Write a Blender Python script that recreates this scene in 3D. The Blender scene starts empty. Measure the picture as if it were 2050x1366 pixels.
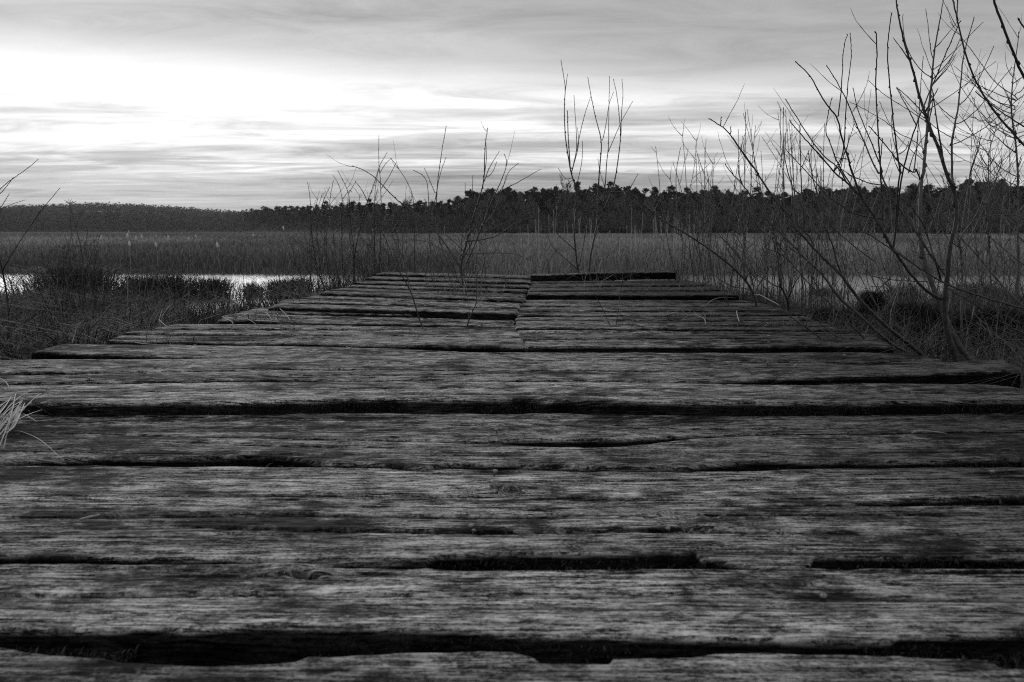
import bpy, math, random
import numpy as np
from mathutils import Vector, noise as mnoise
random.seed(7); rng = np.random.default_rng(11)
SC = bpy.context.scene; COL = SC.collection

# ------------------------------------------------------------ camera
H, F, TH = 0.5, 1600.0, math.atan(220/1600.0)
cam = bpy.data.cameras.new('camera'); cam.sensor_width = 36; cam.lens = 36*F/2050
cam.clip_start = 0.05; cam.clip_end = 6000
cam.dof.use_dof = True; cam.dof.focus_distance = 2.9; cam.dof.aperture_fstop = 7.5
co = bpy.data.objects.new('camera', cam); COL.objects.link(co)
co.location = (0, 0, H); co.rotation_euler = (math.pi/2 - TH, 0, 0); SC.camera = co
# ------------------------------------------------------------ world
SUN_AZ, SUN_EL = math.radians(-25), math.radians(13)      # azimuth from +Y towards +X
w = bpy.data.worlds.new('World'); SC.world = w; w.use_nodes = True
nt = w.node_tree; nt.nodes.clear()
def N(nt, t, **k):
    n = nt.nodes.new(t)
    for a, b in k.items(): setattr(n, a, b)
    return n
def setin(nt, s, v):
    if isinstance(v, bpy.types.NodeSocket): nt.links.new(v, s)
    else: s.default_value = v
def MT(nt, op, a, b=0.0, c=None, clamp=False):
    n = N(nt, 'ShaderNodeMath', operation=op, use_clamp=clamp)
    setin(nt, n.inputs[0], a); setin(nt, n.inputs[1], b)
    if c is not None: setin(nt, n.inputs[2], c)
    return n.outputs[0]
def RAMP(nt, fac, stops, interp='LINEAR'):
    n = N(nt, 'ShaderNodeValToRGB'); cr = n.color_ramp; cr.interpolation = interp
    while len(cr.elements) < len(stops): cr.elements.new(0.5)
    for e, (p, v) in zip(cr.elements, stops): e.position = p; e.color = (v, v, v, 1)
    setin(nt, n.inputs[0], fac); return n.outputs[0]
def NOISE(nt, vec, scale, detail=4, rough=0.55, dist=0.0):
    n = N(nt, 'ShaderNodeTexNoise'); setin(nt, n.inputs['Vector'], vec)
    n.inputs['Scale'].default_value = scale; n.inputs['Detail'].default_value = detail
    n.inputs['Roughness'].default_value = rough; n.inputs['Distortion'].default_value = dist
    return n.outputs['Fac']
def MAPV(nt, vec, scale, loc=(0, 0, 0)):
    n = N(nt, 'ShaderNodeMapping'); setin(nt, n.inputs['Vector'], vec)
    n.inputs['Scale'].default_value = scale; n.inputs['Location'].default_value = loc
    return n.outputs[0]
def MIXF(nt, f, a, b):
    n = N(nt, 'ShaderNodeMix', data_type='FLOAT')
    setin(nt, n.inputs[0], f); setin(nt, n.inputs[2], a); setin(nt, n.inputs[3], b)
    return n.outputs[0]
tc = N(nt, 'ShaderNodeTexCoord').outputs['Generated']
sx = N(nt, 'ShaderNodeSeparateXYZ'); nt.links.new(tc, sx.inputs[0]); X, Y, Z = sx.outputs
hyp = MT(nt, 'SQRT', MT(nt, 'ADD', MT(nt, 'MULTIPLY', X, X), MT(nt, 'MULTIPLY', Y, Y)))
el = MT(nt, 'DIVIDE', Z, MT(nt, 'MAXIMUM', hyp, 0.02))
az = MT(nt, 'ARCTAN2', X, Y)
zz = MT(nt, 'ADD', MT(nt, 'MAXIMUM', Z, 0.0), 0.035)
cb = N(nt, 'ShaderNodeCombineXYZ')
nt.links.new(MT(nt, 'DIVIDE', X, zz), cb.inputs[0]); nt.links.new(MT(nt, 'DIVIDE', Y, zz), cb.inputs[1])
pl = cb.outputs[0]
big = NOISE(nt, MAPV(nt, pl, (0.42, 0.95, 1), (3.1, 1.7, 0)), 0.55, 5, 0.55, 0.3)
streak = NOISE(nt, MAPV(nt, pl, (0.26, 1.05, 1), (7, 2, 0)), 1.0, 7, 0.62, 0.5)
fine = NOISE(nt, MAPV(nt, pl, (0.55, 1.1, 1), (1, 9, 4)), 1.6, 8, 0.64, 0.7)
e1 = MT(nt, 'ADD', el, MT(nt, 'MULTIPLY', MT(nt, 'MAXIMUM', az, -0.05), 0.050))
e1 = MT(nt, 'ADD', e1, MT(nt, 'MULTIPLY', MT(nt, 'SUBTRACT', big, 0.5), 0.055))
e1 = MT(nt, 'ADD', e1, MT(nt, 'MULTIPLY', MT(nt, 'SUBTRACT', fine, 0.5), 0.045))
base = RAMP(nt, e1, [(0.0, .50), (0.05, .53), (0.066, .60), (0.084, .90), (0.11, 1.03), (0.165, 1.03), (0.19, .72), (0.215, .50), (0.33, .39), (0.55, .50), (1.0, .72)])
# grey bars inside the bright band
bar = RAMP(nt, streak, [(0.40, 0.0), (0.58, 1.0)], 'EASE')
inb = RAMP(nt, el, [(0.0, .15), (0.05, .5), (0.085, 1.0), (0.135, .85), (0.16, 0.0)])
azm = RAMP(nt, MT(nt, 'ADD', az, 0.5), [(0.0, .32), (0.22, .5), (0.42, 1.0), (1.0, 1.0)])
dk = MT(nt, 'MULTIPLY', MT(nt, 'MULTIPLY', bar, inb), azm)
v = MT(nt, 'MULTIPLY', base, MT(nt, 'SUBTRACT', 1.0, MT(nt, 'MULTIPLY', dk, 0.44)))
# soft mottling of the upper deck
v = MT(nt, 'MULTIPLY', v, RAMP(nt, MT(nt, 'ADD', MT(nt, 'MULTIPLY', fine, .55), MT(nt, 'MULTIPLY', big, .45)), [(0.38, .66), (0.50, .98), (0.62, 1.24)]))
# brighter round the hidden sun
sd = Vector((math.sin(SUN_AZ)*math.cos(SUN_EL), math.cos(SUN_AZ)*math.cos(SUN_EL), math.sin(SUN_EL)))
dp = N(nt, 'ShaderNodeVectorMath', operation='DOT_PRODUCT'); nt.links.new(tc, dp.inputs[0]); dp.inputs[1].default_value = sd
back = RAMP(nt, MT(nt, 'MULTIPLY_ADD', dp.outputs['Value'], .5, .5), [(0.0, .62), (0.45, .80), (0.75, 1.0)])
v = MT(nt, 'MULTIPLY', v, back)
glow = MT(nt, 'POWER', MT(nt, 'MAXIMUM', dp.outputs['Value'], 0.0), 7.0)
v = MT(nt, 'MULTIPLY', v, MT(nt, 'ADD', 0.88, MT(nt, 'MULTIPLY', glow, 0.30)))
sky = N(nt, 'ShaderNodeTexSky', sky_type='NISHITA'); sky.sun_disc = False
sky.sun_elevation = SUN_EL; sky.sun_rotation = SUN_AZ
bwn = N(nt, 'ShaderNodeRGBToBW'); nt.links.new(sky.outputs[0], bwn.inputs[0])
tot = MT(nt, 'ADD', MT(nt, 'MULTIPLY', v, 10*0.97), MT(nt, 'MULTIPLY', bwn.outputs[0], 0.03))
bg = N(nt, 'ShaderNodeBackground'); nt.links.new(tot, bg.inputs[0]); bg.inputs[1].default_value = 0.1
wo = N(nt, 'ShaderNodeOutputWorld'); nt.links.new(bg.outputs[0], wo.inputs[0])
# ------------------------------------------------------------ sun behind cloud
sl = bpy.data.lights.new('sun', 'SUN'); sl.energy = 0.5; sl.angle = math.radians(24)
so = bpy.data.objects.new('sun', sl); COL.objects.link(so); so.rotation_euler = (-sd).to_track_quat('-Z', 'Y').to_euler()
so.location = (0, 0, 20)
SC.view_settings.view_transform = 'Standard'; SC.view_settings.look = 'None'
SC.view_settings.exposure = 0; SC.view_settings.gamma = 1
SC.render.engine = 'CYCLES'; SC.cycles.use_denoising = False; SC.cycles.filter_width = 1.05; SC.cycles.max_bounces = 6
SC.cycles.diffuse_bounces = 3; SC.cycles.glossy_bounces = 2; SC.cycles.transparent_max_bounces = 6
SC.cycles.volume_bounces = 0; SC.cycles.sample_clamp_indirect = 4

# ------------------------------------------------------------ helpers
ST, CT = math.sin(TH), math.cos(TH)
def ray(px, py):
    u = (px-1025)/F; v = (683-py)/F
    return u, CT + v*ST, -ST + v*CT
def onz(px, py, z=0.0):
    x, y, zz = ray(px, py); t = (z-H)/zz
    return x*t, y*t
def aty(px, py, Yd):
    x, y, zz = ray(px, py); t = Yd/y
    return Vector((x*t, Yd, H+zz*t))
def tag(o, label=None, cat=None, group=None, kind=None):
    if label: o['label'] = label
    if cat: o['category'] = cat
    if group: o['group'] = group
    if kind: o['kind'] = kind
    return o
def empty(name, loc, **k):
    o = bpy.data.objects.new(name, None); o.location = loc; o.empty_display_size = .1
    COL.objects.link(o); return tag(o, **k)
def mesh_obj(name, V, Fc, mat, parent=None, attrs=None, smooth=True, **k):
    """V (n,3); Fc: list of arrays of faces (m,3)/(m,4) or python lists"""
    me = bpy.data.meshes.new(name)
    V = np.asarray(V, dtype=np.float32)
    loops = []; starts = []; tot = 0
    for f in Fc:
        if isinstance(f, np.ndarray):
            n, kk = f.shape; loops.append(f.ravel()); starts.append(tot + np.arange(n)*kk); tot += n*kk
        else:
            for g in f:
                loops.append(np.array(g)); starts.append(np.array([tot])); tot += len(g)
    loops = np.concatenate(loops).astype(np.int32); starts = np.concatenate(starts).astype(np.int32)
    me.vertices.add(len(V)); me.vertices.foreach_set('co', V.ravel())
    me.loops.add(len(loops)); me.loops.foreach_set('vertex_index', loops)
    me.polygons.add(len(starts)); me.polygons.foreach_set('loop_start', starts)
    me.polygons.foreach_set('use_smooth', np.full(len(starts), smooth))
    me.update(calc_edges=True); me.validate()
    for an, (ty, data) in (attrs or {}).items():
        a = me.attributes.new(an, ty, 'POINT')
        a.data.foreach_set('vector' if ty == 'FLOAT_VECTOR' else 'value', np.asarray(data, dtype=np.float32).ravel())
    me.materials.append(mat)
    o = bpy.data.objects.new(name, me); COL.objects.link(o)
    if parent is not None:
        o.parent = parent; o.matrix_parent_inverse = parent.matrix_world.inverted() if parent.type != 'EMPTY' else __import__('mathutils').Matrix.Translation(-parent.location)
    return tag(o, **k)
def hsh(ix, iy, s):
    h = (ix.astype(np.int64)*374761393 + iy.astype(np.int64)*668265263 + s*1442695041) & 0xffffffff
    h = ((h ^ (h >> 13))*1274126177) & 0xffffffff
    h = h ^ (h >> 16)
    return (h & 0xffff)/32767.5 - 1.0
def vn(x, y, s=0):
    x = np.asarray(x, float); y = np.asarray(y, float); x, y = np.broadcast_arrays(x, y)
    ix = np.floor(x).astype(np.int64); iy = np.floor(y).astype(np.int64); fx = x-ix; fy = y-iy
    fx = fx*fx*(3-2*fx); fy = fy*fy*(3-2*fy)
    a = hsh(ix, iy, s); b = hsh(ix+1, iy, s); c = hsh(ix, iy+1, s); d = hsh(ix+1, iy+1, s)
    return (a*(1-fx)+b*fx)*(1-fy) + (c*(1-fx)+d*fx)*fy
def fb(x, y, s=0, o=4, g=.5):
    r = 0; a = 1; t = 0
    for i in range(o):
        r = r + a*vn(x*2**i + 17.3*i, y*2**i + 5.1*i, s+i*7); t += a; a *= g
    return r/t
# ------------------------------------------------------------ materials (all grey: the place is seen in black and white)
def mat(name):
    m = bpy.data.materials.new(name); m.use_nodes = True; t = m.node_tree
    b = t.nodes['Principled BSDF']; return m, t, b
def grey_mat(name, stops, attr='shade', rough=.8, spec=.3, bump=None):
    m, t, b = mat(name)
    a = N(t, 'ShaderNodeAttribute', attribute_name=attr)
    t.links.new(RAMP(t, a.outputs['Fac'], stops), b.inputs['Base Color'])
    b.inputs['Roughness'].default_value = rough; b.inputs['Specular IOR Level'].default_value = spec
    return m
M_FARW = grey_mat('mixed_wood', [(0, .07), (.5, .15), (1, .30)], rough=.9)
def wood_mat():
    m, t, b = mat('weathered_wood')
    a = N(t, 'ShaderNodeAttribute', attribute_name='gc').outputs['Vector']
    hm = N(t, 'ShaderNodeAttribute', attribute_name='relief').outputs['Fac']
    tone = N(t, 'ShaderNodeAttribute', attribute_name='tone', attribute_type='OBJECT').outputs['Fac']
    f1 = NOISE(t, MAPV(t, a, (14, 300, 5)), 1, 6, .72, .15)
    f2 = NOISE(t, MAPV(t, a, (22, 150, 3)), 1, 7, .74, .25)
    f3 = NOISE(t, MAPV(t, a, (13, 24, 3), (2, 8, 0)), 1, 8, .74, .3)
    ln = NOISE(t, MAPV(t, a, (2.2, 260, 3), (5, 3, 0)), 1, 4, .65, .1)
    bl = NOISE(t, MAPV(t, a, (1.9, 5, 2)), 1, 6, .66, .4)
    bl2 = NOISE(t, MAPV(t, a, (9, 13, 2), (4, 4, 0)), 1, 8, .74, .3)
    gr = NOISE(t, MAPV(t, a, (160, 260, 2)), 1, 4, .8)
    h = MT(t, 'ADD', MT(t, 'MULTIPLY', f1, .33), MT(t, 'ADD', MT(t, 'MULTIPLY', f2, .33), MT(t, 'MULTIPLY', f3, .22)))
    h = MT(t, 'ADD', h, MT(t, 'MULTIPLY', MT(t, 'SUBTRACT', ln, .5), .17))
    h = MT(t, 'ADD', h, MT(t, 'MULTIPLY', MT(t, 'SUBTRACT', gr, .5), .26))
    col = RAMP(t, h, [(0.375, .010), (0.405, .05), (0.432, .18), (0.458, .34), (0.51, .58)])
    ms = RAMP(t, MT(t, 'ADD', MT(t, 'MULTIPLY', bl, .5), MT(t, 'MULTIPLY', bl2, .5)), [(0.425, .13), (0.455, .36), (0.485, .72), (0.52, 1.0), (0.60, 1.2)])
    gx = N(t, 'ShaderNodeSeparateXYZ'); t.links.new(a, gx.inputs[0])
    wet = MT(t, 'ADD', gx.outputs[0], MT(t, 'MULTIPLY', MT(t, 'SUBTRACT', bl, .5), 3.0))
    wm = RAMP(t, MT(t, 'MULTIPLY', wet, .5), [(0.12, 1.0), (0.30, .78), (0.55, .30)])
    c = MT(t, 'MULTIPLY', col, ms)
    c = MT(t, 'MULTIPLY', c, wm)
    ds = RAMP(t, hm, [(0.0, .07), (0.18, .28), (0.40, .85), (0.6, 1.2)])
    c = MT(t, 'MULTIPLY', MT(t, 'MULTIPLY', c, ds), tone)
    lv = N(t, 'ShaderNodeTexVoronoi'); t.links.new(MAPV(t, a, (26, 60, 1)), lv.inputs['Vector']); lv.inputs['Scale'].default_value = 1
    lm = MT(t, 'MULTIPLY', RAMP(t, lv.outputs['Distance'], [(0.09, 1), (0.20, 0)]), RAMP(t, bl2, [(0.58, 0), (0.66, 1)]))
    c = MT(t, 'ADD', c, MT(t, 'MULTIPLY', lm, .12))
    t.links.new(c, b.inputs['Base Color'])
    t.links.new(RAMP(t, bl2, [(0.35, .75), (0.6, .9)]), b.inputs['Roughness'])
    b.inputs['Specular IOR Level'].default_value = .08
    bp = N(t, 'ShaderNodeBump'); bp.inputs['Strength'].default_value = .9; bp.inputs['Distance'].default_value = .0022
    t.links.new(h, bp.inputs['Height']); t.links.new(bp.outputs[0], b.inputs['Normal'])
    return m
M_WOOD = wood_mat()
def noise_mat(name, lo, hi, scale, rough=.9, detail=5, spec=.2, bump=.02):
    m, t, b = mat(name)
    p = N(t, 'ShaderNodeNewGeometry').outputs['Position']
    n = NOISE(t, p, scale, detail, .6)
    t.links.new(RAMP(t, n, [(.35, lo), (.65, hi)]), b.inputs['Base Color'])
    b.inputs['Roughness'].default_value = rough; b.inputs['Specular IOR Level'].default_value = spec
    bp = N(t, 'ShaderNodeBump'); bp.inputs['Distance'].default_value = bump; t.links.new(n, bp.inputs['Height']); t.links.new(bp.outputs[0], b.inputs['Normal'])
    return m
M_BEAM = noise_mat('wet_dark_timber', .01, .035, 18)
M_MUD = noise_mat('peat_mud', .012, .04, 3.0)
M_IRON = noise_mat('rusted_iron', .10, .30, 300, .7, spec=.5, bump=.0005)
M_GRASS = grey_mat('sedge_grass', [(0, .04), (.6, .12), (.9, .24), (1, .42)], rough=.65)
M_REED = grey_mat('marsh_reed', [(0, .14), (.5, .30), (.9, .46), (1, .6)], rough=.7)
M_MOSS = grey_mat('moss', [(0, .008), (.7, .025), (1, .08)], rough=.9)
M_STRAW = grey_mat('dry_straw', [(0, .16), (1, .36)], rough=.6)
M_FLUFF = grey_mat('seed_fluff', [(0, .55), (1, .8)], rough=.9)
M_NEEDLE = grey_mat('pine_needles', [(0, .010), (.6, .022), (1, .045)], rough=.8)
M_BARET = grey_mat('bare_twigs', [(0, .07), (.6, .14), (1, .22)], rough=.9)
M_TRUNK = noise_mat('tree_bark', .02, .07, 6)
def bark_mat(name, lo, hi):
    m, t, b = mat(name)
    p = N(t, 'ShaderNodeNewGeometry').outputs['Position']
    n = NOISE(t, MAPV(t, p, (60, 60, 25)), 1, 4, .6)
    t.links.new(RAMP(t, n, [(.35, lo), (.68, hi)]), b.inputs['Base Color'])
    b.inputs['Roughness'].default_value = .5; b.inputs['Specular IOR Level'].default_value = .4
    bp = N(t, 'ShaderNodeBump'); bp.inputs['Distance'].default_value = .001; t.links.new(n, bp.inputs['Height']); t.links.new(bp.outputs[0], b.inputs['Normal'])
    return m
M_BARK = bark_mat('willow_bark', .03, .10)
M_BARKD = bark_mat('dark_bark', .02, .06)
M_BARKL = bark_mat('pale_bark', .07, .20)
def water_mat():
    m, t, b = mat('pond_water')
    b.inputs['Base Color'].default_value = (.17, .17, .17, 1); b.inputs['Roughness'].default_value = .17
    b.inputs['IOR'].default_value = 1.33; b.inputs['Specular IOR Level'].default_value = .5
    p = N(t, 'ShaderNodeNewGeometry').outputs['Position']
    n = NOISE(t, MAPV(t, p, (1, 2.2, 1)), 7.0, 4, .6)
    bp = N(t, 'ShaderNodeBump'); bp.inputs['Distance'].default_value = .035; bp.inputs['Strength'].default_value = .5
    t.links.new(n, bp.inputs['Height']); t.links.new(bp.outputs[0], b.inputs['Normal'])
    return m
M_WATER = water_mat()

# ------------------------------------------------------------ ground, pond
WZ = -0.60
def ground_z(x, y):
    x = np.asarray(x, float); y = np.asarray(y, float)
    n = fb(x*.35, y*.35, 3); n2 = fb(x*1.3, y*1.3, 5)
    shore = 11.2 + 1.5*fb(x*.5+4, y*0+1, 9, 4) - 2.6*np.clip((np.abs(x+3.6)-.9)/-.9, 0, 1)
    shore = np.where(x > 2.2, 9.4 + .7*fb(x*.3, x*0, 12, 3), shore)
    bank = -0.27 - .32*np.clip((y-3)/9, 0, 1) + .05*n + .03*n2
    k = np.clip((y-shore)/1.3, 0, 1); k = k*k*(3-2*k)
    z = bank*(1-k) + (WZ-.28)*k
    far = 20.3 + .9*fb(x*.12, y*0+3, 21, 3)
    k2 = np.clip((y-far)/1.2, 0, 1); k2 = k2*k2*(3-2*k2)
    z = z*(1-k2) + (WZ+.05+.03*n)*k2
    # wooded rise behind the marsh
    a = np.arctan2(x, np.maximum(y, 1)); r = np.hypot(x, y)
    fl = np.clip((-.20 - a)/.12, 0, 1)
    start = 262 + 615*fl
    hgt = 4.5*(1-fl) + fl*11
    k4 = np.clip((r-1120)/260, 0, 1); k4 = k4*k4*(3-2*k4)*fl*(5 + 15*np.exp(-((a+.46)/.11)**2))
    k3 = np.clip((r-start)/120, 0, 1); k3 = k3*k3*(3-2*k3)
    return z + k3*hgt*(1+.12*fb(a*9, r*0, 31, 3)) + k4
ys = np.concatenate([np.linspace(-12, -.5, 12), np.linspace(0, 24, 130), np.geomspace(25, 2600, 90)])
ax = np.linspace(-1, 1, 241); ax = np.sign(ax)*np.abs(ax)**1.35
G = []
for y in ys:
    half = 26 + max(y, 0)*1.25
    xs = ax*half
    G.append(np.stack([xs, np.full_like(xs, y), ground_z(xs, np.full_like(xs, y))], 1))
V = np.concatenate(G); nr, nc = len(ys), len(ax)
def gridf(nr, nc):
    i = np.arange(nr-1)[:, None]*nc + np.arange(nc-1)[None, :]; i = i.ravel()
    return np.stack([i, i+1, i+nc+1, i+nc], 1)
mesh_obj('ground', V, [gridf(nr, nc)], M_MUD, kind='structure')
wx = np.linspace(-60, 60, 3); wy = np.array([7.0, 14, 23.5])
V = np.array([[x, y, WZ] for y in wy for x in wx])
mesh_obj('water', V, [gridf(3, 3)], M_WATER, kind='structure')

# ------------------------------------------------------------ the boardwalk
XL0, XR0 = -2.05, 1.82
def ext(poly, z, xl, xr):
    pts = [onz(a, b, z) for a, b in poly]
    xs = np.array([p[0] for p in pts]); ysv = np.array([p[1] for p in pts])
    o = np.argsort(xs); return xs[o], ysv[o]
walk = empty('boardwalk', (0, 5, 0), label='wide weathered plank boardwalk running out into the marsh', cat='boardwalk')
NAILS = [(928, 1180, 1, .005, 1.2), (948, 1053, 2, 0, 1.2), (945, 1061, 2, 0, .8), (988, 943, 3, 0, 1.2), (995, 860, 4, .012, 1.1), (1010, 907, 4, .012, .9),
         (1003, 707, 9, .042, 1.), (311, 735, 8, .042, 1.3), (1690, 712, 9, .042, 1.2), (1535, 727, 9, .042, 1.), (1540, 685, 25, .055, 1.), (860, 757, 7, .045, 1.), (180, 757, 7, .045, 1.), (1340, 1056, 2, 0, .9), (1985, 945, 3, 0, 1.1), (1650, 1190, 1, .005, 1.)]
def plank(Fp, Bp, z=0., ends=None, backends=None, nu=None, nv=None, seed=0, tone=1., T=.085, cracks=(), pits=(), bulge=None, label=None, zr=0., zl=0., rough=1.):
    """Fp, Bp: front and back top edges; ends: (left px,py or None, right)"""
    fx, fy = ext(Fp, z, 0, 0); bx, by = ext(Bp, z, 0, 0)
    r = random.Random(seed)
    fl = fx[0] if ends and ends[0] else XL0 + r.uniform(-.1, .08)
    fr = fx[-1] if ends and ends[1] else XR0 + r.uniform(-.12, .12)
    bl_ = bx[0] if ends and ends[0] else fl; br_ = bx[-1] if ends and ends[1] else fr
    depth = max(.03, float(np.mean(by)-np.mean(fy)))
    ym = float(np.mean(fy))
    nu = nu or int(np.clip(1000*(1.6/max(ym, 1.0))**.6, 320, 1000)*(fr-fl)/3.9)
    nv = nv or int(np.clip(depth/.0042*(1.2/max(ym, 1.2))**.5, 14, 90))
    u = np.linspace(0, 1, nu)
    rows = []; kinds = []
    nf, nb = 7, 5
    U = u[None, :].repeat(nv, 0); Vv = np.linspace(0, 1, nv)[:, None].repeat(nu, 1)
    xe_l = fl + (bl_-fl)*Vv; xe_r = fr + (br_-fr)*Vv
    jl = .010*fb(Vv*7, Vv*0+seed, 40+seed, 3); jr = .012*fb(Vv*7, Vv*0+seed+5, 41+seed, 3)
    Xx = (xe_l+jl)*(1-U) + (xe_r+jr)*U
    yf = np.interp(Xx, fx, fy); yb = np.interp(Xx, bx, by)
    # ragged edge
    ef = .0035*rough*fb(Xx*9, Xx*0+seed, 50+seed, 5, .6) + .004*rough*np.maximum(vn(Xx*4, Xx*0+3, 60+seed)-.35, 0)*3
    eb = .0035*rough*fb(Xx*9, Xx*0+seed+9, 51+seed, 5, .6) + .004*rough*np.maximum(vn(Xx*4, Xx*0+7, 61+seed)-.35, 0)*3
    yf = yf + ef; yb = yb - eb
    # denser sampling at the edges
    Vs = .5-.5*np.cos(np.pi*Vv); Vs = .55*Vs + .45*Vv
    Yy = yf + (yb-yf)*Vs
    # warped grain coordinate
    cf = np.polyfit(Xx[0], ((yf+yb)*.5)[nv//2], 2); yc = Yy - np.polyval(cf, Xx)
    g = yc + .008*fb(Xx*1.1, yc*4, 70+seed, 3) + .002*fb(Xx*5, yc*12, 71+seed, 3)
    h = np.zeros_like(Xx)
    kn = [(r.uniform(fl, fr), r.uniform(-.4, .4)*depth, r.uniform(.008, .02)) for _ in range(r.randint(1, 3))]
    for kx, ky, kr in kn:
        dx = (Xx-kx)/3.2; dy = yc-ky; d2 = np.sqrt(dx*dx+dy*dy)
        g = g + np.sign(dy)*(-kr*.8)*np.exp(-(d2/(kr*1.6))**2)*(1-np.exp(-(np.abs(dy)/.004)))
        rr = np.sqrt((Xx-kx)**2+dy*dy)
        ring = np.exp(-(rr/kr)**4)
        g = g*(1-ring*.8) + (rr*.7+.2*g)*ring*.8
        h += .003*np.exp(-(rr/(kr*1.2))**2) - .004*np.exp(-(rr/(kr*.35))**2)
    fine = fb(Xx*4.5, g*165, 80+seed, 3, .6); mid = fb(Xx*2.2, g*60, 81+seed, 3); lo = fb(Xx*1.0, yc*14, 82+seed, 3)
    h += .0014*fine + .0017*mid + .0022*lo + .0012*fb(Xx*14, g*45, 83+seed, 3, .6)
    rel = .52 + .40*fine + .35*mid
    # drying checks following the grain
    for q in range(r.randint(6, 10)):
        g0 = r.uniform(-.42, .42)*depth; x0 = r.uniform(fl, fr); L = r.uniform(.25, .9); wd = r.uniform(.0012, .0030)
        taper = np.clip(1-np.abs((Xx-x0)/L), 0, 1)**.5
        line = g0 + .008*vn(Xx*3, Xx*0+q, 90+seed)
        k = np.exp(-((g-line)/(wd*(.2+taper)))**2)*(taper > 0)*taper
        h -= k*.010; rel -= k*1.1
    for cpts, cw, cd in cracks:
        cx, cy = ext(cpts, z, 0, 0)
        yl = np.interp(Xx, cx, cy); tp = np.clip(np.minimum(Xx-cx[0], cx[-1]-Xx)/.12, 0, 1)
        k = np.exp(-(np.abs(Yy-yl)/(cw*(.15+tp)))**4)*(tp > 0)
        h -= k*cd*tp; rel -= k*.9*tp
    for (pp, pr, pd) in pits:
        cx, cy = onz(pp[0], pp[1], z)
        rr = np.hypot((Xx-cx)/1.7, Yy-cy + (Xx-cx)*.35)
        k = np.exp(-(rr/pr)**4); h -= pd*k; rel -= k
        h += .003*np.exp(-((rr-pr*1.9)/pr)**2); g = g + np.exp(-(rr/(pr*3))**2)*np.sign(Yy-cy)*pr*-1.2
    for (nx_, ny_, nk, nz, ns) in NAILS:
        if abs(nz-z) > .006: continue
        cx, cy = onz(nx_, ny_, z); rr = np.hypot((Xx-cx)/2.6, Yy-cy); k = np.exp(-(rr/.022)**2)*(.7+.5*fb(Xx*40, Yy*40, 97, 3)); rel -= .55*k; h -= .0015*k
    # rounded arrises
    rad = .0045 + .0025*vn(Xx*3, Xx*0+1, 95+seed)
    df = Yy-yf; db = yb-Yy
    for d in (df, db):
        q = np.clip((rad-d)/rad, 0, 1); h -= rad*(1-np.sqrt(np.clip(1-q*q, 0, 1)))*.9
    dxe = np.minimum(Xx-Xx.min(axis=1, keepdims=True), Xx.max(axis=1, keepdims=True)-Xx)
    q = np.clip((.012-dxe)/.012, 0, 1); h -= .01*(1-np.sqrt(np.clip(1-q*q, 0, 1)))
    zb = z + zr*np.clip((Xx-.6)/1.2, 0, 1)**1.3 + zl*np.clip((-Xx-.6)/1.2, 0, 1) + .004*np.sin(Xx*1.1+seed)
    top = np.stack([Xx, Yy, zb+h], -1)
    gc = np.stack([Xx+seed*.0, g, np.full_like(g, seed*1.37)], -1)
    def face(edge, gedge, n, sgn, hh):
        P = []; Gs = []; R = []
        for i in range(1, n+1):
            dd = T*(i/n)**1.2
            ro = .003*fb(edge[:, 0]*8, edge[:, 0]*0+dd*60, 99+seed, 4) + (.0012*vn(edge[:, 0]*5, edge[:, 0]*0+dd*220, 98+seed))
            e = edge.copy(); e[:, 1] += sgn*(ro - .002 + .0*dd); e[:, 2] -= dd
            P.append(e); gg = gedge.copy(); gg[:, 1] += sgn*dd; Gs.append(gg)
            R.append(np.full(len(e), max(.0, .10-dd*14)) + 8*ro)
        return P, Gs, R
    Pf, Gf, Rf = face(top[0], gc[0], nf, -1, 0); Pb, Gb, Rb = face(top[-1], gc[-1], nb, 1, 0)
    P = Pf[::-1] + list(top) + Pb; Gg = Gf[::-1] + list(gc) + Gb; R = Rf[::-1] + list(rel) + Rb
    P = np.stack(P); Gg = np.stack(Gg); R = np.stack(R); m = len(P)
    fcs = gridf(m, nu)
    i = np.arange(nu-1); bot = np.stack([(m-1)*nu+i, (m-1)*nu+i+1, i+1, i], 1)
    capL = [list(range(0, m*nu, nu))[::-1]]; capR = [list(range(nu-1, m*nu, nu))]
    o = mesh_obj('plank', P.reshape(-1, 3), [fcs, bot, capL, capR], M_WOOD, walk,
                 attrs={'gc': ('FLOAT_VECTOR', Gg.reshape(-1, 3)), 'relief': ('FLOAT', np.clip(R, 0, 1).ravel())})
    o['tone'] = float(tone)
    if label: o['label'] = label
    return o
def sh(p, dy): return [(a, b+dy) for a, b in p]
# boundaries traced along the planks
B0 = [(-600, 1318), (0, 1300), (100, 1307), (200, 1311), (250, 1321), (400, 1326), (595, 1323), (620, 1313), (850, 1313), (1025, 1316), (1065, 1321), (1078, 1335), (1220, 1336), (1228, 1323), (1385, 1322), (1525, 1311), (1725, 1320), (1975, 1328), (2005, 1345), (2500, 1347)]
F1 = [(-600, 1266), (0, 1268), (200, 1270), (300, 1266), (370, 1273), (500, 1261), (750, 1262), (925, 1265), (1025, 1275), (1275, 1280), (1525, 1282), (1780, 1286), (1800, 1277), (2050, 1275), (2600, 1274)]
B1 = [(-800, 1130), (0, 1132), (170, 1131), (250, 1135), (450, 1136), (600, 1131), (700, 1137), (900, 1141), (1025, 1141), (1325, 1140), (1625, 1140), (1700, 1143), (1775, 1141), (2050, 1142), (2800, 1143)]
F2 = [(-800, 1114), (0, 1116), (215, 1119), (450, 1124), (650, 1125), (850, 1127), (872, 1115), (1025, 1112), (1175, 1110), (1395, 1106), (1412, 1118), (1418, 1136), (1520, 1137), (1600, 1137), (1622, 1132), (1630, 1113), (1750, 1112), (2050, 1112), (2800, 1112)]
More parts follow.
